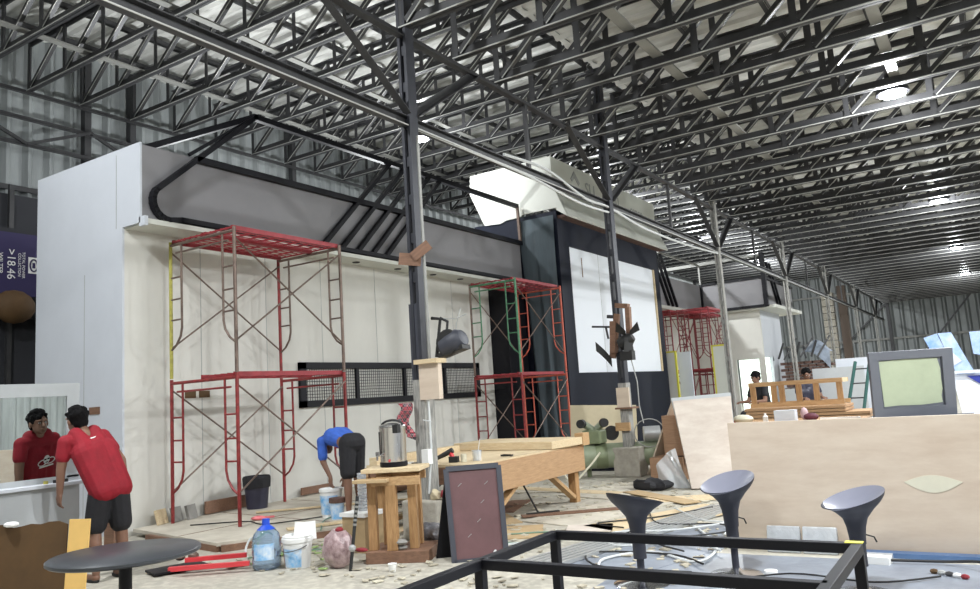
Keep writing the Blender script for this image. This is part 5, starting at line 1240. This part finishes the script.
# blue and white letter sign at the right edge
sg = thing('letter_sign', 'big blue and white shop sign letters cut off at the right edge', 'sign', (-.2, 18.9, 0))
def ss(poly, y, m, name='letter'):
    obj(name, MB().prism(poly, y, y+.12, 'y'), M[m], sg)
ss([(-1.13,2.15),(-.88,2.22),(-.66,1.50),(-.9,1.50)], 18.8, 'signblue'); ss([(-.86,2.22),(-.62,2.22),(-.30,1.35),(-.62,1.35)], 18.78, 'signblue'); ss([(-.3,2.2),(.2,2.2),(.2,1.6),(-.28,1.75)], 18.84, 'signblue')
ss([(-.75,1.42),(.3,1.42),(.3,1.36),(-.75,1.36)], 18.75, 'signwhite', 'bar'); ss([(-.72,1.36),(.5,1.36),(.5,.3),(-.6,.3)], 18.9, 'signwhite', 'board'); ss([(-.45,1.30),(-.2,1.1),(.4,1.1),(.4,1.3)], 18.85, 'signnavy', 'stripe')
ss([(-.5,.4),(.4,.52),(.4,.62),(-.5,.5)], 18.85, 'signnavy', 'stripe')
ss([(-.72,1.9),(-.5,1.62),(-.7,1.5)], 18.74, 'signwhite')
obj('stand', MB().box(-.6,.5,18.95,19.3,0,.5), M['navy'], sg)
# boards, ladder, far piles
tag(obj('white_board', MB().box(-3.12,-2.15,17.2,17.28,0,1.65), M['greyboard']), 'large pale board standing left of the grey framed panel', 'board')
tag(obj('white_board', MB().box(-2.7,-2.0,17.5,17.58,0,1.82), M['white']), 'taller white board behind the pale one', 'board')
ld = thing('step_ladder', 'green step ladder leaning beside the pale boards', 'ladder', (-2.1, 15.8, 0))
for dx in (0, .3): obj('rail', MB().bar((-2.5+dx,15.4,0),(-2.1+dx*.8,15.8,1.72),.03,.05), M['darkgreen'], ld)
for k in range(6): obj('rung', MB().bar((-2.45+k*.065,15.46+.065*k,.28+k*.26),(-2.2+k*.06,15.46+.065*k,.28+k*.26),.04,.025), M['steel'], ld)
o = obj('white_box', MB().box(-.14,.14,-.1,.1,0,.2), M['paper'], local=True); o.location = (-2.6,16.6,.9); 
bpy.data.objects.remove(o)
# brick pile and tarp far down the hall
bk = thing('brick_pile', 'tall pile of red bricks far down the hall', 'bricks', (-6.0, 32.5, 0))
q = MB()
for r in range(17):
    for c in range(8):
        w = .29; x = -6.95+c*.30+(.15 if r % 2 else 0)
        if x > -4.5-.05*r: continue
        q.box(x*1.0, x+w-.02, 32.0+.02*random.random(), 32.5, r*.125, r*.125+.10)
obj('bricks', q, M['brick'], bk)['kind'] = 'stuff'
tp = MB().grid(lambda u, v: V((-6.1+1.0*u, 31.9+.9*v, 2.45+.45*math.sin(u*3.2)*(1-abs(v-.5))-(.7 if v < .1 else 0)*u)), 14, 8)
tag(obj('tarp', tp, M['tarp'], smooth=True), 'grey blue tarpaulin thrown over the brick pile', 'tarp')
q = MB()
for k in range(9): q.bar((-7.1+.2*k,31.6,2.2+.05*(k%2)),(-6.9+.2*k+.3*(k%3-1),31.8,2.7+.15*(k%3)),.06,.06)
tag(obj('junk_heap', q, M['steel']), 'tangle of grey junk on top of the brick pile', 'junk', kind='stuff')
cm = MB()
for k in range(16): cm.box(-6.95-.28,-6.95+.28,44.7,45.3,k*.37,k*.37+.33)
tag(obj('block_column', cm, M['concrete']), 'column of stacked pale blocks near the back wall', 'column')
tag(obj('timber_post', MB().box(-6.45,-6.05,44.9,45.3,0,6.2), M['stackdark']), 'brown vertical timber beside the block column', 'post')
tag(obj('pale_locker', MB().box(-5.6,-4.7,26.0,26.4,0,1.15), M['greyboard']), 'pale low cabinet behind the white boards', 'cabinet')

# ------------------------------------------------------------------ light, camera, view
w = bpy.data.worlds.new('World'); bpy.context.scene.world = w; w.use_nodes = True
w.node_tree.nodes['Background'].inputs[0].default_value = (.62,.72,.95,1); w.node_tree.nodes['Background'].inputs[1].default_value = .14
cam = bpy.data.cameras.new('Camera'); co = bpy.data.objects.new('Camera', cam); C.objects.link(co)
yaw, pitch, roll = math.radians(32.38), math.radians(7.9), math.radians(-3.74)
fwd = V((-math.sin(yaw)*math.cos(pitch), math.cos(yaw)*math.cos(pitch), math.sin(pitch)))
r0 = V((math.cos(yaw), math.sin(yaw), 0)); u0 = r0.cross(fwd)
Rr = r0*math.cos(roll)+u0*math.sin(roll); Uu = -r0*math.sin(roll)+u0*math.cos(roll)
co.matrix_world = Matrix(((Rr.x,Uu.x,-fwd.x,0),(Rr.y,Uu.y,-fwd.y,0),(Rr.z,Uu.z,-fwd.z,1.5),(0,0,0,1)))
cam.sensor_width = 36; cam.lens = 777/980*36; cam.shift_x = 2/980; cam.shift_y = -5/980; cam.clip_end = 200
sc = bpy.context.scene; sc.camera = co
vs = sc.view_settings; vs.view_transform = 'Standard'; vs.look = 'None'; vs.exposure = 0.12; vs.gamma = 1; vs.use_curve_mapping = False
sc.cycles.max_bounces = 6; sc.cycles.diffuse_bounces = 4; sc.cycles.use_denoising = True
sc.cycles.sample_clamp_indirect = 6
